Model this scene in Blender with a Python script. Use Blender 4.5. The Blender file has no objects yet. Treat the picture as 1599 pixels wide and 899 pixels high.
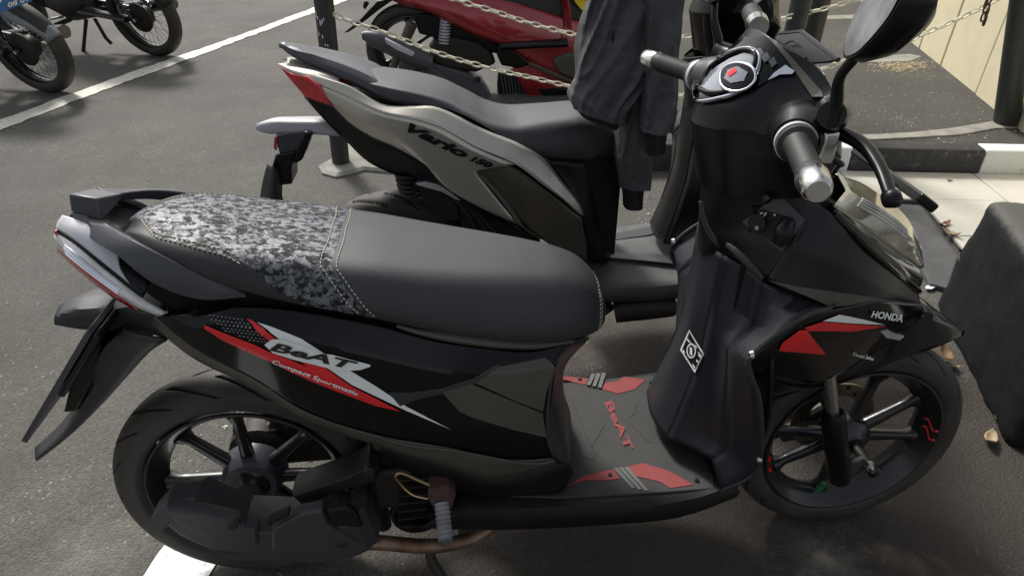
import bpy, bmesh, math, random
import numpy as np
from mathutils import Vector, Matrix
from mathutils.bvhtree import BVHTree
from mathutils.geometry import tessellate_polygon

random.seed(7)
RNG = np.random.default_rng(7)
S = bpy.context.scene
COL = S.collection
R = math.radians

# ------------------------------------------------------------------ camera
F_PX = 1032.168
CAM = np.array([0.424720, -0.931550, 1.321169])
PITCH, YAW, ROLL = 0.593964, 0.103416, 0.002661
FWD = np.array([math.cos(PITCH) * math.sin(YAW), math.cos(PITCH) * math.cos(YAW), -math.sin(PITCH)])
_r = np.array([math.cos(YAW), -math.sin(YAW), 0.0]); _u = np.cross(_r, FWD)
RGT = math.cos(ROLL) * _r + math.sin(ROLL) * _u
UPV = -math.sin(ROLL) * _r + math.cos(ROLL) * _u
cam_data = bpy.data.cameras.new('camera')
cam_data.sensor_fit = 'HORIZONTAL'
cam_data.sensor_width = 36.0
cam_data.lens = F_PX * 36.0 / 1599.0
cam_data.clip_start = 0.02
cam_data.clip_end = 500.0
cam = bpy.data.objects.new('camera', cam_data)
COL.objects.link(cam)
cam.matrix_world = Matrix(((RGT[0], UPV[0], -FWD[0], CAM[0]), (RGT[1], UPV[1], -FWD[1], CAM[1]),
                           (RGT[2], UPV[2], -FWD[2], CAM[2]), (0, 0, 0, 1)))
S.camera = cam

# ------------------------------------------------------------------ light
SUN_EL, SUN_AZ = 47.0, 112.0     # elevation; azimuth of the direction the light comes FROM (degrees, from +X towards +Y)
world = bpy.data.worlds.new('World'); S.world = world
world.use_nodes = True
wn = world.node_tree.nodes; wl = world.node_tree.links
sky = wn.new('ShaderNodeTexSky'); sky.sky_type = 'NISHITA'; sky.sun_disc = False
sky.sun_elevation = R(SUN_EL); sky.sun_rotation = R(90.0 - SUN_AZ)
sky.air_density = 1.0; sky.dust_density = 4.0; sky.ozone_density = 1.0
sat = wn.new('ShaderNodeHueSaturation'); sat.inputs['Saturation'].default_value = .35     # lamp-lit night haze instead of blue day
wl.new(sky.outputs[0], sat.inputs['Color']); wl.new(sat.outputs[0], wn['Background'].inputs[0])
wn['Background'].inputs[1].default_value = 0.110
sun_d = bpy.data.lights.new('sun', 'SUN'); sun_d.energy = 2.5; sun_d.angle = R(9.0); sun_d.color = (1.0, 0.975, 0.93)
sun = bpy.data.objects.new('sun', sun_d); COL.objects.link(sun)
_from = Vector((math.cos(R(SUN_EL)) * math.cos(R(SUN_AZ)), math.cos(R(SUN_EL)) * math.sin(R(SUN_AZ)), math.sin(R(SUN_EL))))
sun.rotation_euler = _from.to_track_quat('Z', 'Y').to_euler()
sun.location = _from * 12
S.view_settings.view_transform = 'Standard'
S.view_settings.look = 'None'
S.view_settings.gamma = 1.0
S.view_settings.use_curve_mapping = False
S.view_settings.exposure = 0.45
S.cycles.max_bounces = 8
S.cycles.transparent_max_bounces = 8

# ------------------------------------------------------------------ geometry kit
class Frame:
    """Placement of a thing: base point, lean to the far side, heading."""
    def __init__(self, loc=(0, 0, 0), lean=0.0, yaw=0.0):
        self.loc = Vector(loc); self.euler = (-lean, 0.0, yaw)
        from mathutils import Euler
        self.M = np.array(Euler(self.euler).to_matrix()); self.l = np.array(loc, float)
    def ray(self, x, y):
        d = FWD + RGT * (x - 799.5) / F_PX - UPV * (y - 449.5) / F_PX
        return self.M.T @ (CAM - self.l), self.M.T @ d
    def Y(self, x, y, Y):
        c, d = self.ray(x, y); return c + d * ((Y - c[1]) / d[1])
    def Z(self, x, y, Z):
        c, d = self.ray(x, y); return c + d * ((Z - c[2]) / d[2])
    def X(self, x, y, X):
        c, d = self.ray(x, y); return c + d * ((X - c[0]) / d[0])
    def plane(self, x, y, p0, n):
        c, d = self.ray(x, y); return c + d * (np.dot(np.array(p0) - c, n) / np.dot(d, n))
    def row(self, pts):
        return [self.Y(*p) for p in pts]

WORLD = Frame()

def cr(pts, n, closed=False):
    P = np.asarray(pts, float)
    if len(P) == 2 and not closed:
        t = np.linspace(0, 1, n)[:, None]; return P[0] * (1 - t) + P[1] * t
    if closed:
        Q = np.vstack([P[-1], P, P[0], P[1]])
    else:
        Q = np.vstack([2 * P[0] - P[1], P, 2 * P[-1] - P[-2]])
    seg = np.linalg.norm(np.diff(Q, axis=0), axis=1) ** 0.5 + 1e-9
    T = np.concatenate([[0], np.cumsum(seg)])
    lo, hi = 1, len(Q) - 2
    chord = np.concatenate([[0], np.cumsum(np.linalg.norm(np.diff(Q[lo:hi + 1], axis=0), axis=1) + 1e-9)])
    s = np.linspace(0, chord[-1], n, endpoint=not closed)
    out = []
    for v in s:
        k = min(max(int(np.searchsorted(chord, v, side='right')) - 1, 0), hi - lo - 1)
        f = (v - chord[k]) / (chord[k + 1] - chord[k])
        i = lo + k
        t0, t1, t2, t3 = T[i - 1:i + 3]; t = t1 + f * (t2 - t1)
        A1 = (t1 - t) / (t1 - t0) * Q[i - 1] + (t - t0) / (t1 - t0) * Q[i]
        A2 = (t2 - t) / (t2 - t1) * Q[i] + (t - t1) / (t2 - t1) * Q[i + 1]
        A3 = (t3 - t) / (t3 - t2) * Q[i + 1] + (t - t2) / (t3 - t2) * Q[i + 2]
        B1 = (t2 - t) / (t2 - t0) * A1 + (t - t0) / (t2 - t0) * A2
        B2 = (t3 - t) / (t3 - t1) * A2 + (t - t1) / (t3 - t1) * A3
        out.append((t2 - t) / (t2 - t1) * B1 + (t - t1) / (t2 - t1) * B2)
    return np.array(out)

def lin(pts, n):
    P = np.asarray(pts, float)
    c = np.concatenate([[0], np.cumsum(np.linalg.norm(np.diff(P, axis=0), axis=1) + 1e-9)])
    s = np.linspace(0, c[-1], n)
    return np.stack([np.interp(s, c, P[:, k]) for k in range(P.shape[1])], 1)

def skin(rows, nu, nv=None, smooth_v=True):
    A = np.array([cr(r, nu) for r in rows])
    if nv is None:
        return A
    f = cr if smooth_v else lin
    return np.stack([f(A[:, i], nv) for i in range(nu)], 1)

def mirror_rows(rows):
    """rows from the near side to the centre line (Y=0) -> rows across the whole thing."""
    m = [[np.array([p[0], -p[1], p[2]]) for p in r] for r in rows]
    last = rows[-1]
    return rows + (m[-2::-1] if all(abs(p[1]) < 1e-6 for p in last) else m[::-1])

class Geo:
    def __init__(self):
        self.v = []; self.f = []; self.m = []; self.edges_sharp = []
    def add(self, verts, faces, mi=0):
        o = len(self.v)
        self.v += [tuple(map(float, p)) for p in verts]
        for k, fc in enumerate(faces):
            self.f.append(tuple(i + o for i in fc)); self.m.append(mi if isinstance(mi, int) else mi[k])
        return o
    def grid(self, V, mi=0, cu=False, cv=False, mfun=None):
        nv, nu = V.shape[:2]; F = []; M = []
        for j in range(nv if cv else nv - 1):
            for i in range(nu if cu else nu - 1):
                i2, j2 = (i + 1) % nu, (j + 1) % nv
                F.append((j * nu + i, j * nu + i2, j2 * nu + i2, j2 * nu + i))
                M.append(mfun(i / nu, j / nv, V[j, i]) if mfun else mi)
        self.add(V.reshape(-1, 3), F, M); return self
    def tube(self, pts, rad, n=10, res=None, caps=True, mi=0, flat=None, closed=False):
        P = np.asarray(pts, float)
        r = np.full(len(P), rad, float) if np.isscalar(rad) else np.asarray(rad, float)
        if res:
            rr = np.interp(np.linspace(0, 1, res), np.linspace(0, 1, len(P)), r)
            P = cr(P, res, closed); r = rr
        T = np.roll(P, -1, 0) - np.roll(P, 1, 0) if closed else np.gradient(P, axis=0)
        T = T / (np.linalg.norm(T, axis=1)[:, None] + 1e-12)
        a = np.array([0, 0, 1.0]) if abs(T[0][2]) < .9 else np.array([1.0, 0, 0])
        N = np.cross(T[0], a); N /= np.linalg.norm(N)
        V = []
        th = np.linspace(0, 2 * np.pi, n, endpoint=False)
        for k in range(len(P)):
            N = N - T[k] * (N @ T[k]); N /= np.linalg.norm(N) + 1e-12
            B = np.cross(T[k], N)
            fx = 1.0 if flat is None else flat
            V.append(P[k] + r[k] * (np.cos(th)[:, None] * N + fx * np.sin(th)[:, None] * B))
        V = np.array(V); o = len(self.v)
        self.grid(V, mi, cu=True, cv=closed)
        if caps and not closed:
            k = len(P)
            self.f.append(tuple(o + i for i in range(n))[::-1]); self.m.append(mi)
            self.f.append(tuple(o + (k - 1) * n + i for i in range(n))); self.m.append(mi)
        return self
    def lathe(self, prof, c=(0, 0, 0), n=48, a0=0, a1=2 * np.pi, axis='y', mi=0, close=True):
        """prof: list of (radius, offset along axis)."""
        full = abs(a1 - a0) > 6.28
        th = np.linspace(a0, a1, n, endpoint=not full)
        V = []
        for r, h in prof:
            if axis == 'y': V.append(np.c_[c[0] + r * np.cos(th), np.full(n, c[1] + h), c[2] + r * np.sin(th)])
            elif axis == 'x': V.append(np.c_[np.full(n, c[0] + h), c[1] + r * np.cos(th), c[2] + r * np.sin(th)])
            else: V.append(np.c_[c[0] + r * np.cos(th), c[1] + r * np.sin(th), np.full(n, c[2] + h)])
        self.grid(np.array(V), mi, cu=full, cv=False); return self
    def loft(self, loops, mi=0, caps=True):
        V = np.array(loops); o = len(self.v); n = V.shape[1]
        self.grid(V, mi, cu=True)
        if caps:
            self.f.append(tuple(o + i for i in range(n))[::-1]); self.m.append(mi)
            self.f.append(tuple(o + (len(V) - 1) * n + i for i in range(n))); self.m.append(mi)
        return self
    def box(self, c, s, M=None, mi=0):
        c = np.array(c, float); h = np.array(s, float) / 2
        P = np.array([[x, y, z] for x in (-1, 1) for y in (-1, 1) for z in (-1, 1)], float) * h
        if M is not None: P = P @ np.array(M).T
        self.add(P + c, [(0, 1, 3, 2), (4, 6, 7, 5), (0, 4, 5, 1), (2, 3, 7, 6), (0, 2, 6, 4), (1, 5, 7, 3)], mi); return self
    def hexa(self, a, b, mi=0):
        """two loops of points with the same count -> closed solid."""
        return self.loft([a, b], mi)
    def build(self, name, mat, parent=None, smooth=35, bevel=0, seg=2, solid=0, off=0, sub=0, label=None, weld=0):
        me = bpy.data.meshes.new(name)
        me.from_pydata(self.v, [], self.f)
        for m in (mat if isinstance(mat, (list, tuple)) else [mat]): me.materials.append(m)
        me.polygons.foreach_set('material_index', self.m)
        bm = bmesh.new(); bm.from_mesh(me)
        if weld: bmesh.ops.remove_doubles(bm, verts=bm.verts, dist=weld)
        bmesh.ops.recalc_face_normals(bm, faces=bm.faces)
        bm.to_mesh(me); bm.free()
        if smooth:
            me.shade_smooth(); me.set_sharp_from_angle(angle=R(smooth))
        me.update()
        o = bpy.data.objects.new(name, me); COL.objects.link(o)
        if parent is not None: o.parent = parent
        if solid:
            m = o.modifiers.new('thickness', 'SOLIDIFY'); m.thickness = solid; m.offset = off
        if sub:
            m = o.modifiers.new('subdivision', 'SUBSURF'); m.levels = sub; m.render_levels = sub
        if bevel:
            m = o.modifiers.new('bevel', 'BEVEL'); m.width = bevel; m.segments = seg; m.limit_method = 'ANGLE'; m.angle_limit = R(30)
            m.harden_normals = False
        if label: o['label'] = label
        return o

def thing(name, label, cat, frame=WORLD, group=None):
    o = bpy.data.objects.new(name, None); COL.objects.link(o)
    o.empty_display_size = .1
    o.location = frame.loc; o.rotation_euler = frame.euler
    return tag(o, label, cat, group)

def tag(o, label=None, cat=None, group=None, kind=None):
    if label: o['label'] = label
    if cat: o['category'] = cat
    if group: o['group'] = group
    if kind: o['kind'] = kind
    return o

def shrink(poly, k):
    P = np.array(poly, float); c = P.mean(0); return c + (P - c) * k

def inset(poly, d):
    """inset a 2-D polygon by d along its edge normals."""
    P = np.array(poly, float); n = len(P); out = []
    area = sum(P[i][0] * P[(i + 1) % n][1] - P[(i + 1) % n][0] * P[i][1] for i in range(n))
    sg = 1 if area > 0 else -1
    for i in range(n):
        a, b, c = P[i - 1], P[i], P[(i + 1) % n]
        e1 = (b - a) / (np.linalg.norm(b - a) + 1e-9); e2 = (c - b) / (np.linalg.norm(c - b) + 1e-9)
        n1 = np.array([-e1[1], e1[0]]) * sg; n2 = np.array([-e2[1], e2[0]]) * sg
        m = n1 + n2; m /= (np.linalg.norm(m) + 1e-9)
        out.append(b + m * d / max(.5, m @ n1))
    return np.array(out)

def slab(g, fr, poly, y0, y1, ins=0, y2=None, mi=0):
    """solid whose outline is traced at depth y1 (front) and runs straight back to y0; optional raised inset face at y2."""
    front = [fr.Y(x, y, y1) for x, y in poly]
    back = [np.array([p[0], y0, p[2]]) for p in front]
    loops = [back, front]
    if y2 is not None:
        q = inset([(p[0], p[2]) for p in front], ins)
        loops.append([np.array([a, y2, b]) for a, b in q])
    g.loft(loops, mi); return g

def plate(g, P, t, mi=0):
    """flat polygon of 3-D points thickened by t along its normal."""
    P = [np.array(p, float) for p in P]
    n = np.zeros(3)
    for i in range(len(P)): n += np.cross(P[i] - P[0], P[(i + 1) % len(P)] - P[0])
    n /= np.linalg.norm(n) + 1e-12
    g.loft([[p - n * t / 2 for p in P], [p + n * t / 2 for p in P]], mi); return g

# ---- decals: real thin print laid on a surface
def bvh_of(objs):
    V = []; F = []
    for o in objs:
        k = len(V)
        V += [v.co.copy() for v in o.data.vertices]; F += [[i + k for i in p.vertices] for p in o.data.polygons]
    return BVHTree.FromPolygons(V, F)

def lay(fr, bvh, x, y, off):
    c, d = fr.ray(x, y); dn = Vector(d).normalized()
    h = bvh.ray_cast(Vector(c), dn)
    if h[0] is None: return None
    n = h[1] if h[1].dot(dn) < 0 else -h[1]
    return h[0] + n * off

def decal_mesh(name, tris2d, verts2d, fr, bvh, off, mat, parent, step=9.0):
    bm = bmesh.new()
    vs = [bm.verts.new((x, y, 0)) for x, y in verts2d]
    for t in tris2d:
        try: bm.faces.new([vs[i] for i in t])
        except ValueError: pass
    for _ in range(5):
        es = [e for e in bm.edges if e.calc_length() > step]
        if not es: break
        bmesh.ops.subdivide_edges(bm, edges=es, cuts=1)
        bmesh.ops.triangulate(bm, faces=bm.faces[:])
    miss = []; hits = []
    for v in bm.verts:
        p = lay(fr, bvh, v.co.x, v.co.y, off)
        if p is None: miss.append(v)
        else: hits.append((v.co.x, v.co.y, p)); v.co = p
    if miss and not hits: bm.free(); return None
    for v in miss:
        b = min(hits, key=lambda h: (h[0] - v.co.x) ** 2 + (h[1] - v.co.y) ** 2)
        c, d = fr.ray(v.co.x, v.co.y); c2, d2 = fr.ray(b[0], b[1])
        t = np.dot(np.array(b[2]) - c2, d2) / np.dot(d2, d2)
        v.co = Vector(c + d * t)
    me = bpy.data.meshes.new(name); bm.to_mesh(me); bm.free()
    me.materials.append(mat)
    o = bpy.data.objects.new(name, me); COL.objects.link(o); o.parent = parent
    return o

def decal(name, poly, fr, bvh, mat, parent, off=.0035, step=9.0):
    tr = tessellate_polygon([[Vector((x, y, 0)) for x, y in poly]])
    return decal_mesh(name, tr, poly, fr, bvh, off, mat, parent, step)

def text_tris(s, bold=0.0, spacing=1.0, shear=0.0):
    cu = bpy.data.curves.new('lettering', 'FONT'); cu.body = s; cu.offset = bold; cu.space_character = spacing; cu.shear = shear
    cu.resolution_u = 3
    ob = bpy.data.objects.new('lettering', cu); COL.objects.link(ob)
    dg = bpy.context.evaluated_depsgraph_get()
    me = ob.evaluated_get(dg).to_mesh()
    V = np.array([v.co[:2] for v in me.vertices]); F = [tuple(p.vertices) for p in me.polygons]
    ob.evaluated_get(dg).to_mesh_clear()
    bpy.data.objects.remove(ob); bpy.data.curves.remove(cu)
    V = V - V.min(0); V = V / V.max(0)
    return V, F

def text_decal(name, s, o, xv, yv, fr, bvh, mat, parent, off=.005, bold=0.0, spacing=1.0, shear=0.0, step=12):
    V, F = text_tris(s, bold, spacing, shear)
    W = [(o[0] + u * xv[0] + v * yv[0], o[1] + u * xv[1] + v * yv[1]) for u, v in V]
    return decal_mesh(name, F, W, fr, bvh, off, mat, parent, step)

# ------------------------------------------------------------------ materials
def mat(name, base=(.5, .5, .5), rough=.5, metal=0.0, coat=0.0, coat_rough=.05, bump=0.0, bscale=200.0, var=0.0, vscale=6.0,
        col2=None, trans=0.0, spec=.5, dust=0.0, dustcol=(.16, .13, .09), emit=None, rvar=0.0, distort=0.0):
    m = bpy.data.materials.new(name); m.use_nodes = True
    nt = m.node_tree; N = nt.nodes; L = nt.links
    b = N['Principled BSDF']
    b.inputs['Base Color'].default_value = (*base, 1); b.inputs['Roughness'].default_value = rough
    b.inputs['Metallic'].default_value = metal; b.inputs['Coat Weight'].default_value = coat
    b.inputs['Coat Roughness'].default_value = coat_rough; b.inputs['Specular IOR Level'].default_value = spec
    b.inputs['Transmission Weight'].default_value = trans
    tc = N.new('ShaderNodeTexCoord')
    def noise(scale, detail=4.0, rough_=.6):
        n = N.new('ShaderNodeTexNoise'); n.inputs['Scale'].default_value = scale; n.inputs['Detail'].default_value = detail
        n.inputs['Roughness'].default_value = rough_; L.new(tc.outputs['Object'], n.inputs['Vector']); return n
    def ramp(src, a, c, lo=0.0, hi=1.0):
        r = N.new('ShaderNodeMapRange'); r.inputs['From Min'].default_value = a; r.inputs['From Max'].default_value = c
        r.inputs['To Min'].default_value = lo; r.inputs['To Max'].default_value = hi; L.new(src, r.inputs['Value']); return r.outputs[0]
    def mix(fac, a, c):
        x = N.new('ShaderNodeMix'); x.data_type = 'RGBA'
        if isinstance(fac, float): x.inputs[0].default_value = fac
        else: L.new(fac, x.inputs[0])
        for s, q in ((6, a), (7, c)):
            if isinstance(q, tuple): x.inputs[s].default_value = (*q, 1)
            else: L.new(q, x.inputs[s])
        return x.outputs[2]
    cur = None
    if var or col2:
        c2 = col2 if col2 else tuple(min(1, c * (1 + var)) for c in base)
        c1 = base if col2 else tuple(c * (1 - var) for c in base)
        cur = mix(ramp(noise(vscale, 6).outputs['Fac'], .35, .65), c1, c2)
    if dust:
        f = ramp(noise(vscale * 1.7 + 3, 8, .7).outputs['Fac'], .38, .75, 0, dust)
        cur = mix(f, cur if cur is not None else base, dustcol)
        if rough < .6:
            L.new(ramp(f, 0, 1, rough, .8), b.inputs['Roughness'])
    if cur is not None: L.new(cur, b.inputs['Base Color'])
    if rvar:
        L.new(ramp(noise(vscale * 2.3, 5).outputs['Fac'], .3, .7, max(.02, rough - rvar), min(1, rough + rvar)), b.inputs['Roughness'])
    if bump:
        bn = N.new('ShaderNodeBump'); bn.inputs['Strength'].default_value = bump; bn.inputs['Distance'].default_value = .002
        L.new(noise(bscale, 3).outputs['Fac'], bn.inputs['Height']); L.new(bn.outputs[0], b.inputs['Normal'])
    if emit:
        b.inputs['Emission Color'].default_value = (*emit[:3], 1); b.inputs['Emission Strength'].default_value = emit[3]
    m['nodes'] = 1
    return m

M = {}
M['gloss_black'] = mat('gloss_black_paint', (.002, .002, .0024), .10, coat=.12, coat_rough=.02, dust=.02, dustcol=(.05, .04, .03), vscale=5, spec=.26)
M['satin_black'] = mat('satin_black_plastic', (.005, .005, .006), .30, dust=.05, dustcol=(.05, .045, .04), vscale=7, spec=.32)
M['matte_black'] = mat('matte_black_plastic', (.007, .007, .008), .5, bump=.15, bscale=900, dust=.10, dustcol=(.055, .045, .035), spec=.3)
M['grey_plastic'] = mat('dark_grey_plastic', (.024, .025, .028), .40, bump=.12, bscale=1100, dust=.18, dustcol=(.06, .052, .042))
M['shield_plastic'] = mat('leg_shield_plastic', (.020, .022, .028), .34, bump=.10, bscale=1200, dust=.08, dustcol=(.05, .045, .04), spec=.38)
M['bronze_plastic'] = mat('dusty_charcoal_panel', (.062, .055, .044), .36, dust=.4, dustcol=(.11, .092, .065), vscale=5)
M['rail_paint'] = mat('grey_rail_paint', (.044, .047, .058), .32, bump=.06, bscale=1500, dust=.1)
M['rubber'] = mat('black_rubber', (.016, .016, .015), .6, dust=.25, dustcol=(.06, .05, .04))
M['tyre'] = mat('dusty_tyre_rubber', (.026, .0245, .022), .58, bump=.2, bscale=700, dust=.75, dustcol=(.080, .066, .046), vscale=5)
M['silencer'] = mat('silencer_plastic', (.040, .041, .045), .42, bump=.25, bscale=1400, dust=.3, dustcol=(.085, .075, .058), vscale=9)
M['lock_grey'] = mat('lock_surround_plastic', (.060, .061, .064), .45, bump=.1, bscale=1200)
M['groove'] = mat('tread_groove_rubber', (.004, .004, .004), .8)
M['rim'] = mat('black_cast_rim', (.007, .007, .008), .28, coat=.3, dust=.25, dustcol=(.045, .037, .028))
M['engine'] = mat('dirty_engine_alloy', (.030, .027, .023), .55, metal=.4, bump=.4, bscale=250, dust=.6, dustcol=(.045, .034, .023), vscale=14)
M['dark_metal'] = mat('dirty_dark_metal', (.02, .019, .018), .45, metal=.3, bump=.3, bscale=300, dust=.5, dustcol=(.06, .048, .034), vscale=12)
M['alloy'] = mat('brushed_alloy', (.62, .62, .6), .26, metal=1.0, bump=.05, bscale=600, rvar=.1, vscale=20)
M['chrome'] = mat('chrome_trim', (.78, .8, .84), .08, metal=1.0)
M['rust_pipe'] = mat('heat_rusted_pipe', (.16, .085, .045), .48, metal=.7, col2=(.33, .24, .17), vscale=14, bump=.2, bscale=200)
M['rust'] = mat('rusty_bracket', (.10, .045, .025), .75, col2=(.055, .035, .028), vscale=30, bump=.5, bscale=200)
M['peg_rubber'] = mat('grey_peg_rubber', (.22, .22, .23), .7, var=.2, vscale=30, bump=.3, bscale=400)
M['wire'] = mat('gold_wire', (.5, .36, .2), .35, metal=1.0)
M['white_print'] = mat('white_sticker_print', (.86, .88, .84), .35, coat=.2)
M['red_print'] = mat('red_sticker_print', (.74, .014, .02), .35, coat=.2, var=.08, vscale=20)
M['black_print'] = mat('black_sticker_print', (.008, .008, .009), .3, coat=.3)
M['grey_print'] = mat('grey_halftone_print', (.16, .17, .175), .4)
M['clear_lens'] = mat('clear_lamp_lens', (.88, .88, .85), .10, coat=1.0, coat_rough=.02, col2=(.55, .55, .52), vscale=22)
M['red_lens'] = mat('red_lamp_lens', (.45, .012, .018), .15, coat=1.0, coat_rough=.02, var=.25, vscale=30)
M['silver_trim'] = mat('silver_grey_trim', (.55, .55, .58), .38, metal=.1)
M['seat_vinyl'] = mat('dark_grey_seat_vinyl', (.034, .035, .038), .48, bump=.25, bscale=1300, var=.06, vscale=10)
M['seat_edge'] = mat('black_seat_vinyl', (.018, .018, .020), .5, bump=.25, bscale=1300)
M['thread'] = mat('beige_thread', (.55, .5, .38), .8)
M['mat_rubber'] = mat('dark_rubber_floor_mat', (.030, .032, .031), .62, bump=.6, bscale=900, dust=.35, dustcol=(.07, .062, .046), vscale=8)
M['mat_red'] = mat('red_mat_rubber', (.26, .028, .028), .6, bump=.3, bscale=900, dust=.35, dustcol=(.14, .07, .055), vscale=12)
M['mat_bar'] = mat('grey_mat_bar', (.12, .125, .118), .55)
M['lcd'] = mat('lcd_glass', (.05, .055, .07), .08, coat=1.0, coat_rough=.02)
M['dial'] = mat('grey_dial_face', (.20, .22, .26), .2, coat=1.0, coat_rough=.03)
M['red_led'] = mat('red_display_digits', (.6, .02, .02), .3, emit=(1, .05, .05, .25))
M['disc'] = mat('brake_disc_steel', (.32, .26, .17), .35, metal=1.0, var=.2, vscale=30)
M['tape_green'] = mat('green_valve_cap', (.02, .18, .06), .5)
# ------------------------------------------------------------------ ground materials
def asphalt_material(name, c1, c2, stain, fleck, scale=1.0, ground_patches=False):
    m = bpy.data.materials.new(name); m.use_nodes = True
    N = m.node_tree.nodes; L = m.node_tree.links; b = N['Principled BSDF']; b.inputs['Roughness'].default_value = .82
    b.inputs['Specular IOR Level'].default_value = .35
    tc = N.new('ShaderNodeTexCoord')
    def noise(sc, det=6, ro=.62):
        n = N.new('ShaderNodeTexNoise'); n.inputs['Scale'].default_value = sc * scale; n.inputs['Detail'].default_value = det; n.inputs['Roughness'].default_value = ro
        L.new(tc.outputs['Object'], n.inputs['Vector']); return n.outputs['Fac']
    def rng(s, a, c, lo=0., hi=1.):
        r = N.new('ShaderNodeMapRange'); r.inputs['From Min'].default_value = a; r.inputs['From Max'].default_value = c
        r.inputs['To Min'].default_value = lo; r.inputs['To Max'].default_value = hi; L.new(s, r.inputs['Value']); return r.outputs[0]
    def mix(f, a, c):
        x = N.new('ShaderNodeMix'); x.data_type = 'RGBA'; L.new(f, x.inputs[0])
        for k, q in ((6, a), (7, c)):
            if isinstance(q, tuple): x.inputs[k].default_value = (*q, 1)
            else: L.new(q, x.inputs[k])
        return x.outputs[2]
    col = mix(rng(noise(1.3), .35, .68), c1, c2)
    v = N.new('ShaderNodeTexVoronoi'); v.inputs['Scale'].default_value = 190 * scale; L.new(tc.outputs['Object'], v.inputs['Vector'])
    s = N.new('ShaderNodeSeparateColor'); L.new(v.outputs['Color'], s.inputs[0])
    grain = rng(s.outputs[0], 0, 1, .76, 1.24)
    mu = N.new('ShaderNodeMix'); mu.data_type = 'RGBA'; mu.blend_type = 'MULTIPLY'; mu.inputs[0].default_value = 1
    L.new(col, mu.inputs[6]); cc = N.new('ShaderNodeCombineColor'); [L.new(grain, cc.inputs[i]) for i in range(3)]; L.new(cc.outputs[0], mu.inputs[7])
    col = mu.outputs[2]
    col = mix(rng(noise(.55, 8, .7), .50, .66, 0, .75), col, stain)
    col = mix(rng(noise(3.1, 8, .75), .60, .72, 0, .5), col, tuple(x * .5 for x in c1))
    f1 = rng(s.outputs[1], .965, .985); f2 = rng(noise(2.6, 3), .47, .6)
    mm = N.new('ShaderNodeMath'); mm.operation = 'MULTIPLY'; L.new(f1, mm.inputs[0]); L.new(f2, mm.inputs[1])
    col = mix(mm.outputs[0], col, fleck)
    if ground_patches:
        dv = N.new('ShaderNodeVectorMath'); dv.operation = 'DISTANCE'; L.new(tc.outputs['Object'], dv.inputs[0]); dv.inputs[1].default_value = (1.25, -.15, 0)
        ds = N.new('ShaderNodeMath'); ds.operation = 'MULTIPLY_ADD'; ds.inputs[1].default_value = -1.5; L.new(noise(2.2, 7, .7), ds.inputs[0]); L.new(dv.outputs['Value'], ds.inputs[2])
        col = mix(rng(ds.outputs[0], .55, -.05, 0, .72), col, (.040, .029, .021))  # wide noisy-edged patch mixed to dark brown
        for cx_, cy_, r_ in ((.02, .40, .12), (-.42, .05, .10), (1.2, -.13, .09)):     # spilt pale grit
            dv = N.new('ShaderNodeVectorMath'); dv.operation = 'DISTANCE'; L.new(tc.outputs['Object'], dv.inputs[0]); dv.inputs[1].default_value = (cx_, cy_, 0)
            ds = N.new('ShaderNodeMath'); ds.operation = 'MULTIPLY_ADD'; ds.inputs[1].default_value = -.5; L.new(noise(14, 7, .75), ds.inputs[0]); L.new(dv.outputs['Value'], ds.inputs[2])
            col = mix(rng(ds.outputs[0], r_ - .22, r_ - .36, 0, .55), col, (.20, .185, .155))
    L.new(col, b.inputs['Base Color'])
    h = N.new('ShaderNodeMath'); h.operation = 'ADD'; L.new(rng(v.outputs['Distance'], 0, .7, 1, 0), h.inputs[0]); L.new(noise(60, 5, .7), h.inputs[1])
    bp = N.new('ShaderNodeBump'); bp.inputs['Strength'].default_value = .42; bp.inputs['Distance'].default_value = .006
    L.new(h.outputs[0], bp.inputs['Height']); L.new(bp.outputs[0], b.inputs['Normal'])
    return m
M['asphalt'] = asphalt_material('asphalt', (.082, .078, .069), (.116, .110, .096), (.056, .045, .034), (.24, .23, .20), ground_patches=True)
M['bed'] = asphalt_material('old_dark_asphalt', (.050, .048, .043), (.085, .080, .068), (.035, .031, .026), (.24, .22, .18), .8)
def worn_paint(name, c, under, amount=.5, scale=30):
    m = mat(name, c, .6, bump=.4, bscale=160)
    N = m.node_tree.nodes; L = m.node_tree.links; b = N['Principled BSDF']
    tc = N.new('ShaderNodeTexCoord'); n = N.new('ShaderNodeTexNoise'); n.inputs['Scale'].default_value = scale; n.inputs['Detail'].default_value = 8; n.inputs['Roughness'].default_value = .75
    L.new(tc.outputs['Object'], n.inputs['Vector'])
    r = N.new('ShaderNodeMapRange'); r.inputs['From Min'].default_value = .62 - .1 * amount; r.inputs['From Max'].default_value = .70; L.new(n.outputs['Fac'], r.inputs['Value'])
    x = N.new('ShaderNodeMix'); x.data_type = 'RGBA'; x.inputs[6].default_value = (*c, 1); x.inputs[7].default_value = (*under, 1)
    L.new(r.outputs[0], x.inputs[0]); L.new(x.outputs[2], b.inputs['Base Color']); return m
M['line'] = worn_paint('road_line_paint', (.62, .60, .50), (.15, .14, .125), .7, 38)
M['line_bright'] = worn_paint('bright_line_paint', (.78, .78, .76), (.2, .19, .18), .8, 60)
M['kerb_white'] = worn_paint('white_kerb_paint', (.78, .80, .80), (.35, .34, .32), .3, 25)
M['kerb_black'] = worn_paint('black_kerb_paint', (.030, .030, .032), (.14, .13, .12), .7, 22)
M['concrete'] = mat('rough_concrete', (.27, .26, .225), .85, var=.25, vscale=9, bump=.6, bscale=90, dust=.3, dustcol=(.1, .09, .07))
M['dark_concrete'] = mat('dark_concrete', (.085, .085, .085), .8, var=.25, vscale=7, bump=.5, bscale=90)
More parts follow.
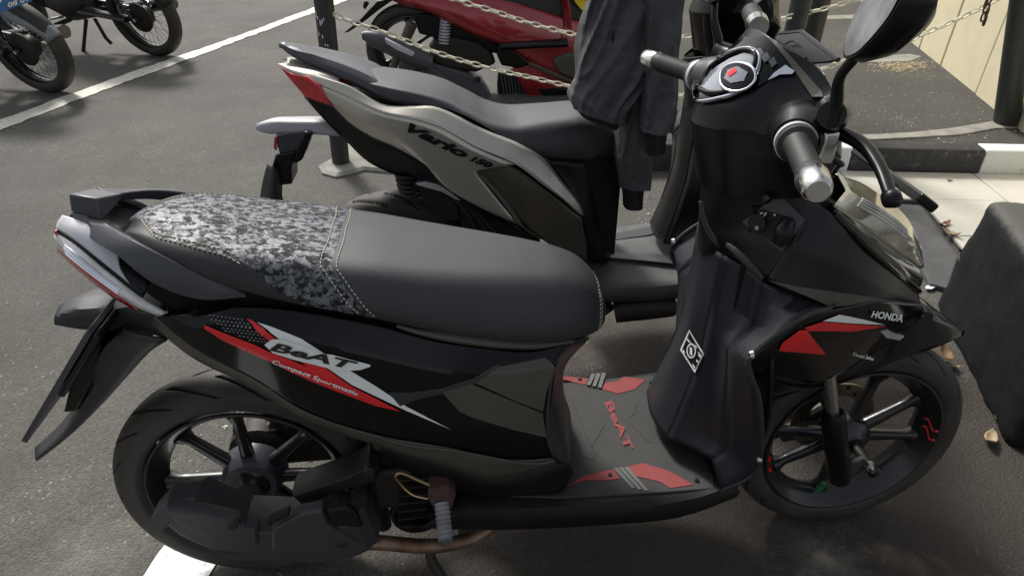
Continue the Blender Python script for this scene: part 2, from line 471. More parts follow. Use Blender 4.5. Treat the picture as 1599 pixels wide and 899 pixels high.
M['tile'] = mat('pale_paving_tile', (.62, .60, .52), .45, var=.06, vscale=5, dust=.25, dustcol=(.42, .38, .3), bump=.05, bscale=50)
M['wall'] = mat('cream_wall_paint', (.66, .59, .40), .7, var=.05, vscale=3, dust=.25, dustcol=(.42, .36, .24), bump=.15, bscale=60)
M['post'] = mat('dark_green_post_paint', (.022, .026, .024), .45, dust=.3, dustcol=(.09, .09, .08), vscale=14)
M['chain'] = mat('cream_chain', (.72, .68, .54), .5, var=.2, vscale=40)
M['boulder'] = mat('black_painted_concrete', (.007, .0075, .009), .62, col2=(.013, .013, .015), vscale=30, bump=.8, bscale=140, spec=.25)
def worn_top(m):
    N = m.node_tree.nodes; L = m.node_tree.links; b = N['Principled BSDF']; src = b.inputs['Base Color'].links[0].from_socket
    tc = N.new('ShaderNodeTexCoord'); sp = N.new('ShaderNodeSeparateXYZ'); L.new(tc.outputs['Object'], sp.inputs[0])
    n = N.new('ShaderNodeTexNoise'); n.inputs['Scale'].default_value = 14; n.inputs['Detail'].default_value = 8; n.inputs['Roughness'].default_value = .7; L.new(tc.outputs['Object'], n.inputs['Vector'])
    a = N.new('ShaderNodeMath'); a.operation = 'MULTIPLY_ADD'; a.inputs[1].default_value = .05; L.new(n.outputs['Fac'], a.inputs[0]); L.new(sp.outputs['Z'], a.inputs[2])
    r = N.new('ShaderNodeMapRange'); r.inputs['From Min'].default_value = .412; r.inputs['From Max'].default_value = .432; L.new(a.outputs[0], r.inputs['Value'])
    x = N.new('ShaderNodeMix'); x.data_type = 'RGBA'; L.new(r.outputs[0], x.inputs[0]); L.new(src, x.inputs[6]); x.inputs[7].default_value = (.085, .082, .072, 1)
    L.new(x.outputs[2], b.inputs['Base Color'])
worn_top(M['boulder'])

def sheet(name, P, m, z, kind='structure', cut=0):
    g = Geo(); g.add([(p[0], p[1], z) for p in P], [tuple(range(len(P)))])
    o = g.build(name, m, smooth=0)
    return tag(o, kind=kind)
GZ = lambda L, z=0.0: [WORLD.Z(x, y, z) for x, y in L]

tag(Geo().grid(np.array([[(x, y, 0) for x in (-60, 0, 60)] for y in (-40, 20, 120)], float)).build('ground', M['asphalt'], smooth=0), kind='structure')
# painted bay lines
def ragged(a, b, jit, n):
    P = lin([a, b], n); d = np.array([-(b - a)[1], (b - a)[0], 0]); d /= np.linalg.norm(d)
    return [p + d * RNG.normal(0, jit) for p in P]
top = GZ([(0, 188.6), (98, 152.8), (195, 117), (292.7, 84), (390, 50.4), (491, 12)]); bot = GZ([(0, 205), (97.6, 166), (195, 129.4), (292.7, 94.3), (390, 58), (491, 20.5)])
ext = lambda L: [L[0] + (L[0] - L[2]) * 3] + L + [L[-1] + (L[-1] - L[-3]) * 4]
T_ = lin(ext(top), 260); B_ = lin(ext(bot), 260)
T_[:, :2] += RNG.normal(0, .006, (260, 2)); B_[:, :2] += RNG.normal(0, .006, (260, 2))
T_[:, 2] = B_[:, 2] = .004
tag(Geo().grid(np.array([T_, B_])).build('bay_line', M['line'], smooth=0), kind='structure')
a, b, c, d = GZ([(223.6, 898.7), (258.5, 850), (333, 876), (321, 899)])
dl = (b - a) / np.linalg.norm(b - a)
L1 = lin([a - dl * 1.5, a + dl * .17], 60); L2 = lin([a - dl * 1.5 + (d - a), a + dl * .17 + (d - a) + np.array([.005, -.02, 0])], 60)
for Q in (L1, L2): Q[:, :2] += RNG.normal(0, .0025, (60, 2)); Q[:, 2] = .004
tag(Geo().grid(np.array([L1, L2])).build('bay_line', M['line_bright'], smooth=0), kind='structure')

# raised planting bed behind the kerb
KD = np.array([1.0, -.15, 0]); KD /= np.linalg.norm(KD); KN = np.array([.15, 1.0, 0]); KN /= np.linalg.norm(KN)
K0 = np.array([2.55, 1.78, 0])      # a point on the kerb's front foot
def kp(s, t, z): return K0 + KD * s + KN * t + np.array([0, 0, z])
bed = Geo()
bx = [kp(-1.32, .09, 0), kp(6, .09, 0), kp(6, 9, 0), kp(-1.0, 9, 0)]
bed.loft([[p for p in bx], [p + np.array([0, 0, .112]) for p in bx]])
tag(bed.build('planting_bed', M['bed'], smooth=0), kind='structure')
# kerb stones, alternately black and white
bound = [-1.30, -.98, -.235, .373, 1.1, 1.8, 2.5, 3.2, 3.9]
kerb = thing('kerb', 'low kerb of black and white painted stones between the pale tiles and the dark bed', 'kerb')
for k in range(len(bound) - 1):
    s0, s1 = bound[k] + .002, bound[k + 1] - .002
    w = k % 2 == 1 if True else 0
    pr = [(0, -.02), (.004, .128), (.012, .136), (.092, .138), (.1, .12), (.1, -.02)]
    L = [[kp(s, t, z) for t, z in pr] for s in (s0, s1)]
    m_ = M['kerb_white'] if k in (1, 3, 5, 7) else M['kerb_black']
    Geo().loft(L).build('kerb_stone', m_, kerb, smooth=0, bevel=.006)
# concrete strips set in the bed, rising to the post foot
def slabz(name, px, z0, z1, m):
    P = GZ(px, z1); g = Geo(); g.loft([[np.array([p[0], p[1], z0]) for p in P], P]); return g.build(name, m, smooth=0, bevel=.006)
tag(slabz('concrete_strip', [(1310, 210), (1360, 209), (1420, 206), (1480, 200), (1530, 192), (1560, 186), (1590, 184), (1640, 190), (1640, 200), (1600, 198), (1555, 200), (1500, 210), (1430, 214), (1370, 217), (1310, 219)], .10, .120, M['concrete']), kind='structure')
tag(slabz('concrete_strip', [(1160, 30), (1260, 25), (1340, 23), (1420, 22), (1420, 27), (1340, 29), (1260, 31), (1160, 36)], .10, .116, M['concrete']), kind='structure')
tag(slabz('concrete_strip', [(1300, 93), (1360, 88), (1420, 84), (1440, 88), (1420, 96), (1360, 97), (1300, 100)], .10, .116, M['concrete']), kind='structure')
# tiled pavement and dark edging in front of the kerb
tl = [kp(-.9, -.002, 0), kp(6, -.002, 0), kp(6, -1.3, 0), np.array([2.62, 1.14, 0])] + [np.array(p) for p in GZ([(1497, 392), (1460, 347), (1436, 319)])] + [kp(-.9, -.30, 0)]
pv = Geo(); pv.loft([[p + np.array([0, 0, -.01]) for p in tl], [p + np.array([0, 0, .018]) for p in tl]])
tag(pv.build('tile_bedding', M['dark_concrete'], smooth=0), kind='structure')
tiles = thing('tiled_pavement', 'pale paving tiles in front of the black and white kerb', 'pavement')
dv = np.array(GZ([(1552, 322)])[0]) - np.array(GZ([(1515, 278)])[0]); sj = float((np.array(GZ([(1515, 278)])[0]) - K0) @ KD)
def clip_poly(P, a, n):
    out = []
    for i in range(len(P)):
        p, q = P[i], P[(i + 1) % len(P)]; dp, dq = (p - a) @ n, (q - a) @ n
        if dp >= 0: out.append(p)
        if (dp >= 0) != (dq >= 0): out.append(p + (q - p) * dp / (dp - dq))
    return out
g2_ = tl[6]; g0_ = tl[4]; dg = g0_ - g2_; dn_ = np.array([dg[1], -dg[0], 0]); dn_ /= np.linalg.norm(dn_)
if dn_ @ KD < 0: dn_ = -dn_
def add_tile(P):
    if len(P) < 3: return
    g = Geo(); g.loft([[p + np.array([0, 0, .012]) for p in P], [p + np.array([0, 0, .026]) for p in P]])
    g.build('tile', M['tile'], tiles, smooth=0, bevel=.003)
for i in range(-3, 6):
    for j in range(3):
        s0 = sj + i * .62; t1 = -.004 - j * .62
        P = [kp(s0 + .003, t1, 0), kp(s0 + .617, t1, 0), kp(s0 + .617, t1 - .614, 0), kp(s0 + .003, t1 - .614, 0)]
        if s0 < -1.2: continue
        if all((p - g2_) @ dn_ > 0 for p in P): add_tile(P); continue
        if j == 0: add_tile(clip_poly(P, g2_, KN))
        Q = clip_poly(P, g2_, -KN)
        if len(Q) > 2: add_tile(clip_poly(Q, g2_, dn_))
eg = GZ([(1385, 316), (1437, 320), (1462, 352), (1497, 400), (1480, 450), (1452, 442), (1430, 400), (1390, 350)], .02)
g = Geo(); g.loft([[np.array([p[0], p[1], -.01]) for p in eg], eg]); tag(g.build('pavement_edging', M['dark_concrete'], smooth=0, bevel=.006), kind='structure')

# cream wall of upright boards
wall = thing('boundary_wall', 'cream painted wall of upright boards behind the dark bed', 'wall')
W0 = np.array([3.40, 2.27, .0]); W1 = np.array([3.9486, 4.1085, .0]); WD = (W1 - W0) / np.linalg.norm(W1 - W0); WN = np.array([-WD[1], WD[0], 0])
cuts = [-1.2, -.75, -.2, .335, .93, 1.37, 1.9, 2.45, 3.0, 3.6, 4.2, 4.8, 5.4]
Geo().box(W0 + WD * 2.1 - WN * .09 + np.array([0, 0, 1.15]), (6.6, .06, 2.5), np.array([WD, WN, [0, 0, 1]]).T).build('backing', M['wall'], wall, smooth=0)
for k in range(len(cuts) - 1):
    a_, b_ = cuts[k] + .007, cuts[k + 1] - .007
    Geo().box(W0 + WD * (a_ + b_) / 2 - WN * .03 + np.array([0, 0, 1.17]), (b_ - a_, .06 + .004 * (k % 3), 2.5), np.array([WD, WN, [0, 0, 1]]).T).build('board', M['wall'], wall, smooth=0, bevel=.008)

# posts of the chain barrier
def post(name, label, base, top_, r, grp='posts of the chain barrier'):
    fr_ = Frame(tuple(base)); t = thing(name, label, 'post', fr_, grp)
    d = np.array(top_) - np.array(base); n_ = 14
    Geo().tube([d * k / n_ for k in range(n_ + 1)], r, n=24).build('shaft', M['post'], t, smooth=40)
    Geo().tube([d, d * 1.006], [r * 1.04, r * .9], n=24).build('cap', M['post'], t)
    return t
PB = np.array(GZ([(533, 259)])[0]); PT = WORLD.Y(504, -10, PB[1] + .03)
PT = PB + (PT - PB) * (1.15 / (PT - PB)[2])
pl = post('barrier_post', 'dark post with white paint specks standing on a broken concrete foot', PB, PT, .042)
g = Geo()
for k in range(16):
    a_ = R(-120 + RNG.uniform(-45, 45)); z_ = RNG.uniform(.45, .80); dd_ = (PT - PB) / 1.15 * z_
    q = dd_ + np.array([math.cos(a_) * .0425, math.sin(a_) * .0425, 0]); g.box(q, (.004, .004, RNG.uniform(.008, .022)))
o = g.build('paint_speck', M['kerb_white'], pl, smooth=0); o['kind'] = 'stuff'
ft = GZ([(498, 262), (520, 250), (540, 228), (553, 222), (572, 240), (566, 250), (600, 254), (622, 264), (612, 272), (570, 268), (545, 275), (525, 279), (503, 273)])
g = Geo(); g.loft([[p - np.array([0, 0, .01]) for p in ft], [p + np.array([0, 0, .010]) for p in ft], [p * .86 + np.mean(ft, axis=0) * .14 + np.array([0, 0, .022]) for p in ft]]); g.build('concrete_foot', M['concrete'], None, smooth=20)
bpy.data.objects['concrete_foot'].parent = pl; bpy.data.objects['concrete_foot'].location = tuple(-PB)
MB_ = np.array([2.36, 2.15, .112]); MT = WORLD.Y(1247, 0, 2.15)
d_ = np.array([.0, 0, 1.0]); mbx = WORLD.Y(1247, 20, 2.15)
post('barrier_post', 'lighter of the paired dark green posts beyond the nearest dashboard', (mbx[0], 2.15, .112), (mbx[0], 2.15, 1.25), .046)
mb2 = WORLD.Y(1276, 20, 2.30)
post('barrier_post', 'darker of the paired dark green posts beyond the nearest dashboard', (mb2[0], 2.30, .112), (mb2[0], 2.30, 1.25), .050)
RB = np.array(GZ([(1571, 192)], .118)[0]); RT = WORLD.Y(1598, 8, RB[1]); RT = RB + (RT - RB) * 1.25
post('barrier_post', 'leaning dark post standing against the cream wall', RB, RT, .058)

# chains
def link_mesh(Lk=.050, Wk=.028, r=.0043):
    g = Geo(); pts = []
    for t in np.linspace(0, 2 * math.pi, 12, endpoint=False):
        x = math.cos(t); y = math.sin(t)
        pts.append((np.sign(x) * (abs(x) ** .7) * (Lk / 2 - r), np.sign(y) * (abs(y) ** .7) * (Wk / 2 - r), 0))
    g.tube(pts, r, n=5, closed=True)
    o = g.build('link', M['chain'], None, smooth=60); return o
LINK = link_mesh()
def chain(label, px, p0, n_, pitch=.0395):
    t = thing('barrier_chain', label, 'chain', WORLD, 'cream chains between the posts')
    P = cr([WORLD.plane(x, y, p0, n_) for x, y in px], 900)
    d = np.concatenate([[0], np.cumsum(np.linalg.norm(np.diff(P, axis=0), axis=1))])
    k = 0; s = 0
    while s < d[-1] - pitch:
        a = np.array([np.interp(s, d, P[:, c]) for c in range(3)]); b = np.array([np.interp(s + pitch, d, P[:, c]) for c in range(3)])
        e = Vector(b - a).normalized(); q = e.to_track_quat('X', 'Z').to_matrix() @ Matrix.Rotation(R(12 if k % 2 == 0 else 100) + R(RNG.uniform(-12, 12)), 3, 'X')
        # face-on links lie in the upright plane
        q = q @ Matrix.Rotation(R(90), 3, 'X')
        o = LINK.copy() if k or t.name != 'barrier_chain' else LINK
        if o is not LINK: COL.objects.link(o)
        o.parent = t; o.matrix_local = Matrix.Translation((a + b) / 2) @ q.to_4x4(); k += 1; s += pitch
    return t
p0_ = np.array([PB[0], PB[1], 0]); n_ = np.array([-(RB - PB)[1], (RB - PB)[0], 0]); n_ /= np.linalg.norm(n_)
chain('lower cream chain sagging from the white-specked post to the leaning post', [(521, 22), (539, 31), (562, 38), (609, 54), (656, 73), (715, 93), (774, 109), (833, 122), (891, 135), (980, 147), (1060, 149), (1180, 136), (1287, 107), (1328, 95), (1360, 85), (1406, 70), (1445, 52), (1490, 33), (1545, 6), (1580, -14)], p0_, n_)
chain('upper cream chain crossing the dark red side panel and passing the paired posts', [(500, -105), (560, -72), (640, -32), (712, 0), (762, 15), (833, 38), (909, 56), (1000, 62), (1080, 56), (1145, 43), (1187, 37), (1230, 27), (1287, 14), (1337, 0), (1420, -28), (1560, -92)], p0_, n_)
hk = thing('hanging_chain', 'short end of rusty chain dangling from the leaning post by the wall', 'chain')
for k in range(7):
    q = WORLD.plane(1543 + 2.2 * math.sin(k * 2.1) - k * .9, -6 + k * 6.5, p0_ - n_ * .05, n_)
    o = LINK.copy(); COL.objects.link(o); o.name = 'link'; o.parent = hk
    o.matrix_local = Matrix.Translation(q) @ Matrix.Rotation(R(90), 4, 'Y') @ Matrix.Rotation(R(90 * (k % 2) + 20), 4, 'X')
    o.data = o.data if k else o.data.copy()
    if k == 0: o.data.materials.clear(); o.data.materials.append(M['rust']); hkd = o.data
    else: o.data = hkd

# black painted block
bmx = bmesh.new(); bmesh.ops.create_cube(bmx, size=1.0); bmesh.ops.subdivide_edges(bmx, edges=bmx.edges[:], cuts=22, use_grid_fill=True)
A0 = np.array([2.07, .79]); B0 = np.array([1.84, .13]); ed = (A0 - B0); Ln = np.linalg.norm(ed); ed /= Ln; pr_ = np.array([ed[1], -ed[0]])
from mathutils import noise as mn
for v in bmx.verts:
    p = np.array(v.co) * 2                       # -1..1
    q = p.copy(); rr = .16
    inner = np.clip(p, -(1 - rr), 1 - rr); dlt = p - inner; ll = np.linalg.norm(dlt)
    if ll > 1e-6: q = inner + dlt / ll * min(ll, rr) if np.count_nonzero(np.abs(dlt) > 1e-6) > 1 else p
    x = (q[0] + 1) / 2 * .62; y = (q[1] + 1) / 2 * Ln; z = (q[2] + 1) / 2 * .425 - .01
    tpr = 1 - .05 * z / .42
    w = B0 + ed * ((y - Ln / 2) * tpr + Ln / 2) + pr_ * ((x - .31) * tpr + .31)
    P_ = Vector((w[0], w[1], z)); nz = mn.fractal(P_ * 9, 1, 2, 4) * .006 + mn.fractal(P_ * 40, 1, 2, 3) * .0035
    dirn = Vector((q[0], q[1], q[2])).normalized()
    P_ += Vector((ed[0] * dirn.y + pr_[0] * dirn.x, ed[1] * dirn.y + pr_[1] * dirn.x, dirn.z)) * nz
    v.co = P_
me = bpy.data.meshes.new('concrete_block'); bmx.to_mesh(me); bmx.free(); me.materials.append(M['boulder']); me.shade_smooth()
blk = bpy.data.objects.new('concrete_block', me); COL.objects.link(blk)
tag(blk, 'rough black painted concrete block with rounded edges beside the front wheel of the nearest scooter', 'concrete block')

# loose chips and leaves on the ground
g = Geo()
def chip(x, y, z, s):
    a = RNG.uniform(0, 6.28); e = [np.array([math.cos(a + k * 1.57 + RNG.uniform(-.3, .3)) * s * RNG.uniform(.5, 1), math.sin(a + k * 1.57) * s * RNG.uniform(.5, 1), 0]) for k in range(4)]
    c = np.array([x, y, z]); g.loft([[c + q for q in e], [c + q * .6 + np.array([0, 0, s * .4]) for q in e]])
for k in range(520):
    x = RNG.uniform(-2.4, 2.4); y = RNG.uniform(-.3, 4.5)
    if x > .2 and y < .5 and RNG.random() < .75: continue
    chip(x, y, .001, RNG.uniform(.001, .0042) * (1.6 if RNG.random() < .06 else 1))
for cx, cy, n in ((-.10, .38, 46), (-.2, .30, 18), (.02, .52, 14), (-.32, .45, 10), (.55, 1.6, 20), (1.25, 1.45, 20)):
    for k in range(n): chip(cx + RNG.normal(0, .07), cy + RNG.normal(0, .07), .001, RNG.uniform(.0015, .006) * (2 if RNG.random() < .2 else 1))
tag(g.build('white_chips', mat('white_chips', (.55, .54, .5), .7, var=.25, vscale=9), smooth=0), kind='stuff')
g = Geo()
for k in range(420):
    q = GZ([(1408 + RNG.normal(0, 24), 103 + RNG.normal(0, 5))], .112)[0]; chip(q[0], q[1], .112, RNG.uniform(.006, .014))
for k in range(260):
    q = GZ([(RNG.uniform(1310, 1600), RNG.uniform(110, 240))], .112)[0]
    if (np.array(q) - K0) @ KN > .1: chip(q[0], q[1], .112, RNG.uniform(.003, .009))
tag(g.build('gravel', mat('pale_gravel', (.34, .29, .19), .8, var=.4, vscale=30), smooth=0), kind='stuff')
M['leaf'] = mat('dry_leaf', (.20, .115, .055), .7, var=.35, vscale=40)
M['leaf_pale'] = mat('pale_dry_leaf', (.34, .25, .15), .7, var=.3, vscale=40)
M['leaf_green'] = mat('green_leaf', (.10, .16, .035), .55, var=.3, vscale=40)
def leaf(label, x, y, z, size, ang, m, curl=.5, group='fallen leaves'):
    c = GZ([(x, y)], z)[0]; V = []
    for u in np.linspace(-1, 1, 9):
        w = (1 - abs(u) ** 2.2) * .42; row = []
        for v in np.linspace(-1, 1, 5):
            row.append((u * size, v * w * size, size * (curl * .45 * (u * u) + curl * .5 * v * v * w + .05 * math.sin(u * 9 + v * 4)) + .002))
        V.append(row)
    o = Geo().grid(np.array(V)).build('leaf', m, None, smooth=60, solid=.0012)
    o.location = c; o.rotation_euler = (RNG.uniform(-.2, .2), RNG.uniform(-.2, .2), ang)
    return tag(o, label, 'leaf', group)
leaf('brown curled leaf lying on the ground by the foot of the black block', 1546, 688, .006, .036, .8, M['leaf_pale'], 1.2)
leaf('small green sprig by the foot of the black block', 1567, 664, .004, .03, 2.0, M['leaf_green'], .8)
leaf('brown leaf standing behind the front tyre of the nearest scooter', 1476, 556, .02, .038, 1.4, M['leaf'], 1.4)
leaf('yellowish leaf just below the brown leaf behind the front tyre', 1486, 572, .006, .022, 2.4, M['leaf_pale'], .8)
leaf('tan dry leaf in the gap between the edging and the black block, upper one', 1474, 354, .02, .036, .4, M['leaf'], 1.3)
leaf('tan dry leaf in the gap between the edging and the black block, lower one', 1484, 368, .02, .036, 1.9, M['leaf_pale'], 1.5)
leaf('white paper scrap by the left foot of the black block', 1453, 449, .006, .03, .5, M['kerb_white'], .3, 'litter scraps').name = 'paper_scrap'
bpy.data.objects['paper_scrap']['category'] = 'paper scrap'
leaf('tiny yellow leaf lying on the pale tile near the kerb', 1482, 282, .027, .018, .2, M['leaf_pale'], .6)
# ------------------------------------------------------------------ nearest scooter
def camo_material():
    m = bpy.data.materials.new('mosaic_camouflage_vinyl'); m.use_nodes = True
    N = m.node_tree.nodes; L = m.node_tree.links; b = N['Principled BSDF']
    tc = N.new('ShaderNodeTexCoord')
    nz = N.new('ShaderNodeTexNoise'); nz.inputs['Scale'].default_value = 130; nz.inputs['Detail'].default_value = 1
    L.new(tc.outputs['Object'], nz.inputs['Vector'])
    ad = N.new('ShaderNodeMix'); ad.data_type = 'VECTOR'; ad.inputs[0].default_value = .012
    L.new(tc.outputs['Object'], ad.inputs[4]); L.new(nz.outputs['Color'], ad.inputs[5])
    mp = N.new('ShaderNodeMapping'); mp.inputs['Rotation'].default_value = (0, 0, R(38)); mp.inputs['Scale'].default_value = (1.0, 1.7, 1.0)
    L.new(ad.outputs[1], mp.inputs['Vector'])
    cols = []
    for sc, st in ((96, 0), (150, 1)):
        v = N.new('ShaderNodeTexVoronoi'); v.distance = 'CHEBYCHEV'; v.inputs['Scale'].default_value = sc; v.inputs['Randomness'].default_value = .9
        L.new(mp.outputs[0], v.inputs['Vector'])
        s = N.new('ShaderNodeSeparateColor'); L.new(v.outputs['Color'], s.inputs[0]); cols.append(s.outputs[st])
    a = N.new('ShaderNodeMath'); a.operation = 'MULTIPLY_ADD'; a.inputs[1].default_value = .6
    L.new(cols[0], a.inputs[0])
    h = N.new('ShaderNodeMath'); h.operation = 'MULTIPLY'; h.inputs[1].default_value = .4; L.new(cols[1], h.inputs[0]); L.new(h.outputs[0], a.inputs[2])
    r = N.new('ShaderNodeValToRGB'); r.color_ramp.interpolation = 'CONSTANT'
    e = r.color_ramp.elements
    e[0].position = 0; e[0].color = (.018, .019, .021, 1)
    e[1].position = .36; e[1].color = (.040, .042, .048, 1)
    x = e.new(.50); x.color = (.098, .104, .117, 1)
    x = e.new(.68); x.color = (.155, .163, .18, 1)
    L.new(a.outputs[0], r.inputs[0]); L.new(r.outputs[0], b.inputs['Base Color'])
    rr = N.new('ShaderNodeMapRange'); rr.inputs['From Min'].default_value = .3; rr.inputs['From Max'].default_value = .7; rr.inputs['To Min'].default_value = .62; rr.inputs['To Max'].default_value = .42
    L.new(a.outputs[0], rr.inputs['Value']); L.new(rr.outputs[0], b.inputs['Roughness'])
    r2 = N.new('ShaderNodeMapRange'); r2.inputs['From Min'].default_value = .3; r2.inputs['From Max'].default_value = .7; r2.inputs['To Min'].default_value = .12; r2.inputs['To Max'].default_value = .5
    L.new(a.outputs[0], r2.inputs['Value']); L.new(r2.outputs[0], b.inputs['Specular IOR Level'])
    n2 = N.new('ShaderNodeTexNoise'); n2.inputs['Scale'].default_value = 1300; L.new(tc.outputs['Object'], n2.inputs['Vector'])
    bn = N.new('ShaderNodeBump'); bn.inputs['Strength'].default_value = .2; bn.inputs['Distance'].default_value = .002
    L.new(n2.outputs['Fac'], bn.inputs['Height']); L.new(bn.outputs[0], b.inputs['Normal'])
    return m
M['seat_camo'] = camo_material()

def tyre_geo(Ro, hw, hh, c, n=300, groove=True, phase=0.0, fine=False):
    """tyre with slanted tread grooves cut into the crown; Ro outer radius, hw half width, hh section height."""
    g = Geo(); K = 40
    ph = np.linspace(-2.35, 2.35, K)
    if fine: n = 640; ph = np.concatenate([np.linspace(-2.35, -1.27, 12), np.linspace(-1.25, 1.25, 66), np.linspace(1.27, 2.35, 12)]); K = len(ph)
    th = np.linspace(0, 2 * np.pi, n, endpoint=False)
    V = []; MK = []
    for b in ph:
        s = math.sin(b); dr = d = 0 * th; cc = math.cos(b)
        y = hw * (abs(s) ** .9) * (1 if s > 0 else -1); r = Ro - hh * .56 + hh * .56 * cc
        if groove and abs(b) < 1.25:
            u = b / 1.25
            k = ((th * 17 / (2 * np.pi) + abs(u) * 1.25 + (0.5 if u > 0 else 0) + phase) % 1.0)
            d = np.clip((1 - np.abs(k - .5) / .085) * 1.6, 0, 1) * (abs(u) > .10) * (abs(u) < .95)
            dr = .0055 * d
        if 1.55 < abs(b) < 1.75: y *= .985
        if 1.95 < abs(b) < 2.05: y *= 1.02
        rr = r - dr
        V.append(np.c_[c[0] + rr * np.cos(th), np.full(n, c[1] + y), c[2] + rr * np.sin(th)]); MK.append(d > .45)
    MK = np.array(MK)
    g.grid(np.array(V), cu=True, mfun=lambda u, v, p: int(MK[int(round(v * K)), int(round(u * n))]))
    return g

def spoke_geo(c, ang, r0, r1, w0, w1, y0, y1, depth):
    g = Geo(); a = R(ang); e = np.array([math.cos(a), 0, math.sin(a)]); p = np.array([-math.sin(a), 0, math.cos(a)])
    loops = []
    for t in np.linspace(0, 1, 7):
        r = r0 + (r1 - r0) * t
        w = w0 + (w1 - w0) * t ** .8 + (.010 * max(0, (t - .8) / .2) ** 2); d = depth * (1 - .25 * t) + .008 * max(0, (t - .8) / .2) ** 2
        y = y0 + (y1 - y0) * t
        lp = []
        for q in np.linspace(0, 2 * np.pi, 12, endpoint=False):
            cx = abs(math.cos(q)) ** .6 * np.sign(math.cos(q)); sx = abs(math.sin(q)) ** .6 * np.sign(math.sin(q))
            lp.append(np.array(c) + e * r + p * (w * cx) + np.array([0, y + d * sx, 0]))
        loops.append(lp)
    return g.loft(loops)

def cast_wheel(root, c, Ro, hw, hh, angs, name='wheel', rr=.1775, fine=False):
    w = tyre_geo(Ro, hw, hh, c, fine=fine).build('tyre', [M['tyre'], M['groove']], root, smooth=50)
    k = rr / .178
    g = Geo()
    prof = [(.1945, -.036), (.1945, -.0405), (.190, -.0415), (.186, -.038), (.176, -.024), (.166, -.012), (.160, 0), (.166, .012), (.176, .024), (.186, .038), (.190, .0415), (.1945, .0405), (.1945, .036),
            (.184, .024), (.174, .010), (.174, -.010), (.184, -.024), (.1945, -.036)]
    prof = [(r_ * k, h_) for r_, h_ in prof]
    g.lathe(prof, c, n=96)
    rim = g.build('rim', M['rim'], root, smooth=40)
    h = Geo().lathe([(.0, -.042), (.020, -.042), (.024, -.038), (.030, -.034), (.045, -.026), (.050, -.015), (.050, .015), (.045, .026), (.030, .034), (.0, .036)], c, n=36)
    h.build('hub', M['rim'], rim, smooth=40)
    for a in angs:
        spoke_geo(c, a, .036, .166 * k, .014, .0085, -.004, 0, .013).build('spoke', M['rim'], rim, smooth=40)
    return w, rim

B = Frame((0, 0, 0), 0.0565530599)
beat = thing('parked_scooter', 'black scooter with camouflage-print seat and red and white side stripes, nearest the camera', 'scooter', B, 'motorbikes parked in the lot')

# wheels
RW = (0.0, 0.0, .259); FWc = (1.255, 0.0, .250)
cast_wheel(beat, RW, .259, .046, .066, [133, 91, 41, -4, -49, -94, -139, 178], fine=True)
_, front_rim = cast_wheel(beat, FWc, .250, .043, .0625, [78, 31, -8, -50, -96, -151, 172, 125], fine=True)
# red flame stickers on the front rim wall
for a0, a1 in ((14, 15), (6, 7)):
    g = Geo(); pts = []
    for t in np.linspace(0, 1, 10):
        a = R(a0 - 9 * t + 2.5 * math.sin(t * 7)); r = .166 + .022 * t
        pts.append((FWc[0] + r * math.cos(a), -.018 - .021 * t, FWc[2] + r * math.sin(a)))
    g.tube(pts, [.0016] * 8 + [.0045, .003], n=6); g.build('rim_sticker', M['red_print'], front_rim)
for a in (188, 198):
    g = Geo(); g.tube([(FWc[0] + .183 * math.cos(R(a + s)), -.0355, FWc[2] + .183 * math.sin(R(a + s))) for s in (-2, 0, 2)], .004, n=6); g.build('rim_sticker', M['red_print'], front_rim)
g = Geo(); g.tube([(FWc[0] - .03, -.02, FWc[2] - .155), (FWc[0] - .028, -.028, FWc[2] - .125)], .006, n=8); g.build('valve_cap', M['tape_green'], front_rim)
# brake disc and caliper on the far side of the front wheel
g = Geo(); N_ = 72
g.lathe([(.062, .048), (.062, .052), (.095, .052), (.095, .048), (.062, .048)], FWc, n=N_)
dsc = g.build('brake_disc', M['disc'], beat, smooth=30)
g = Geo()
for k in range(18):
    a = k * 2 * math.pi / 18; r = .072 if k % 2 else .085
    g.lathe([(0, .0472), (.0055, .0472), (.0055, .0478)], (FWc[0] + r * math.cos(a), 0, FWc[2] + r * math.sin(a)), n=8)
g.build('drill_hole', M['matte_black'], dsc, smooth=0)
g = Geo().tube([B.Y(1218, 678, .07), B.Y(1252, 668, .07), B.Y(1285, 664, .07)], [.018, .024, .02], n=10, res=8)
g.build('brake_caliper', M['dark_metal'], beat)
# fork
for sy in (-1, 1):
    g = Geo()
    lo = np.array([1.209, sy * .088, .205]); hi = np.array([1.145, sy * .088, .395])
    d = (hi - lo) / np.linalg.norm(hi - lo)
    g.tube([lo - d * .012, lo, lo + d * .03, lo + d * .10, hi - d * .01, hi], [.012, .0215, .0225, .0235, .0235, .019], n=20)
    lower = g.build('fork_leg', M['satin_black'], beat, smooth=40)
    g = Geo().tube([hi - d * .01, hi + d * .35], .0125, n=16); g.build('stanchion', M['alloy'], lower)
    g = Geo().tube([(1.255, sy * .03, .25), (1.255, sy * .095, .25)], .010, n=14)
    g.tube([(1.22, sy * .085, .225), (1.255, sy * .085, .25)], [.018, .014], n=10)
    g.build('axle_clamp', M['dark_metal'], lower)
    g = Geo().tube([(1.255, sy * .095, .25), (1.255, sy * .106, .25)], .011, n=6).tube([(1.255, sy * .106, .25), (1.255, sy * .116, .25)], .006, n=8)
    g.build('axle_nut', M['alloy'], lower)

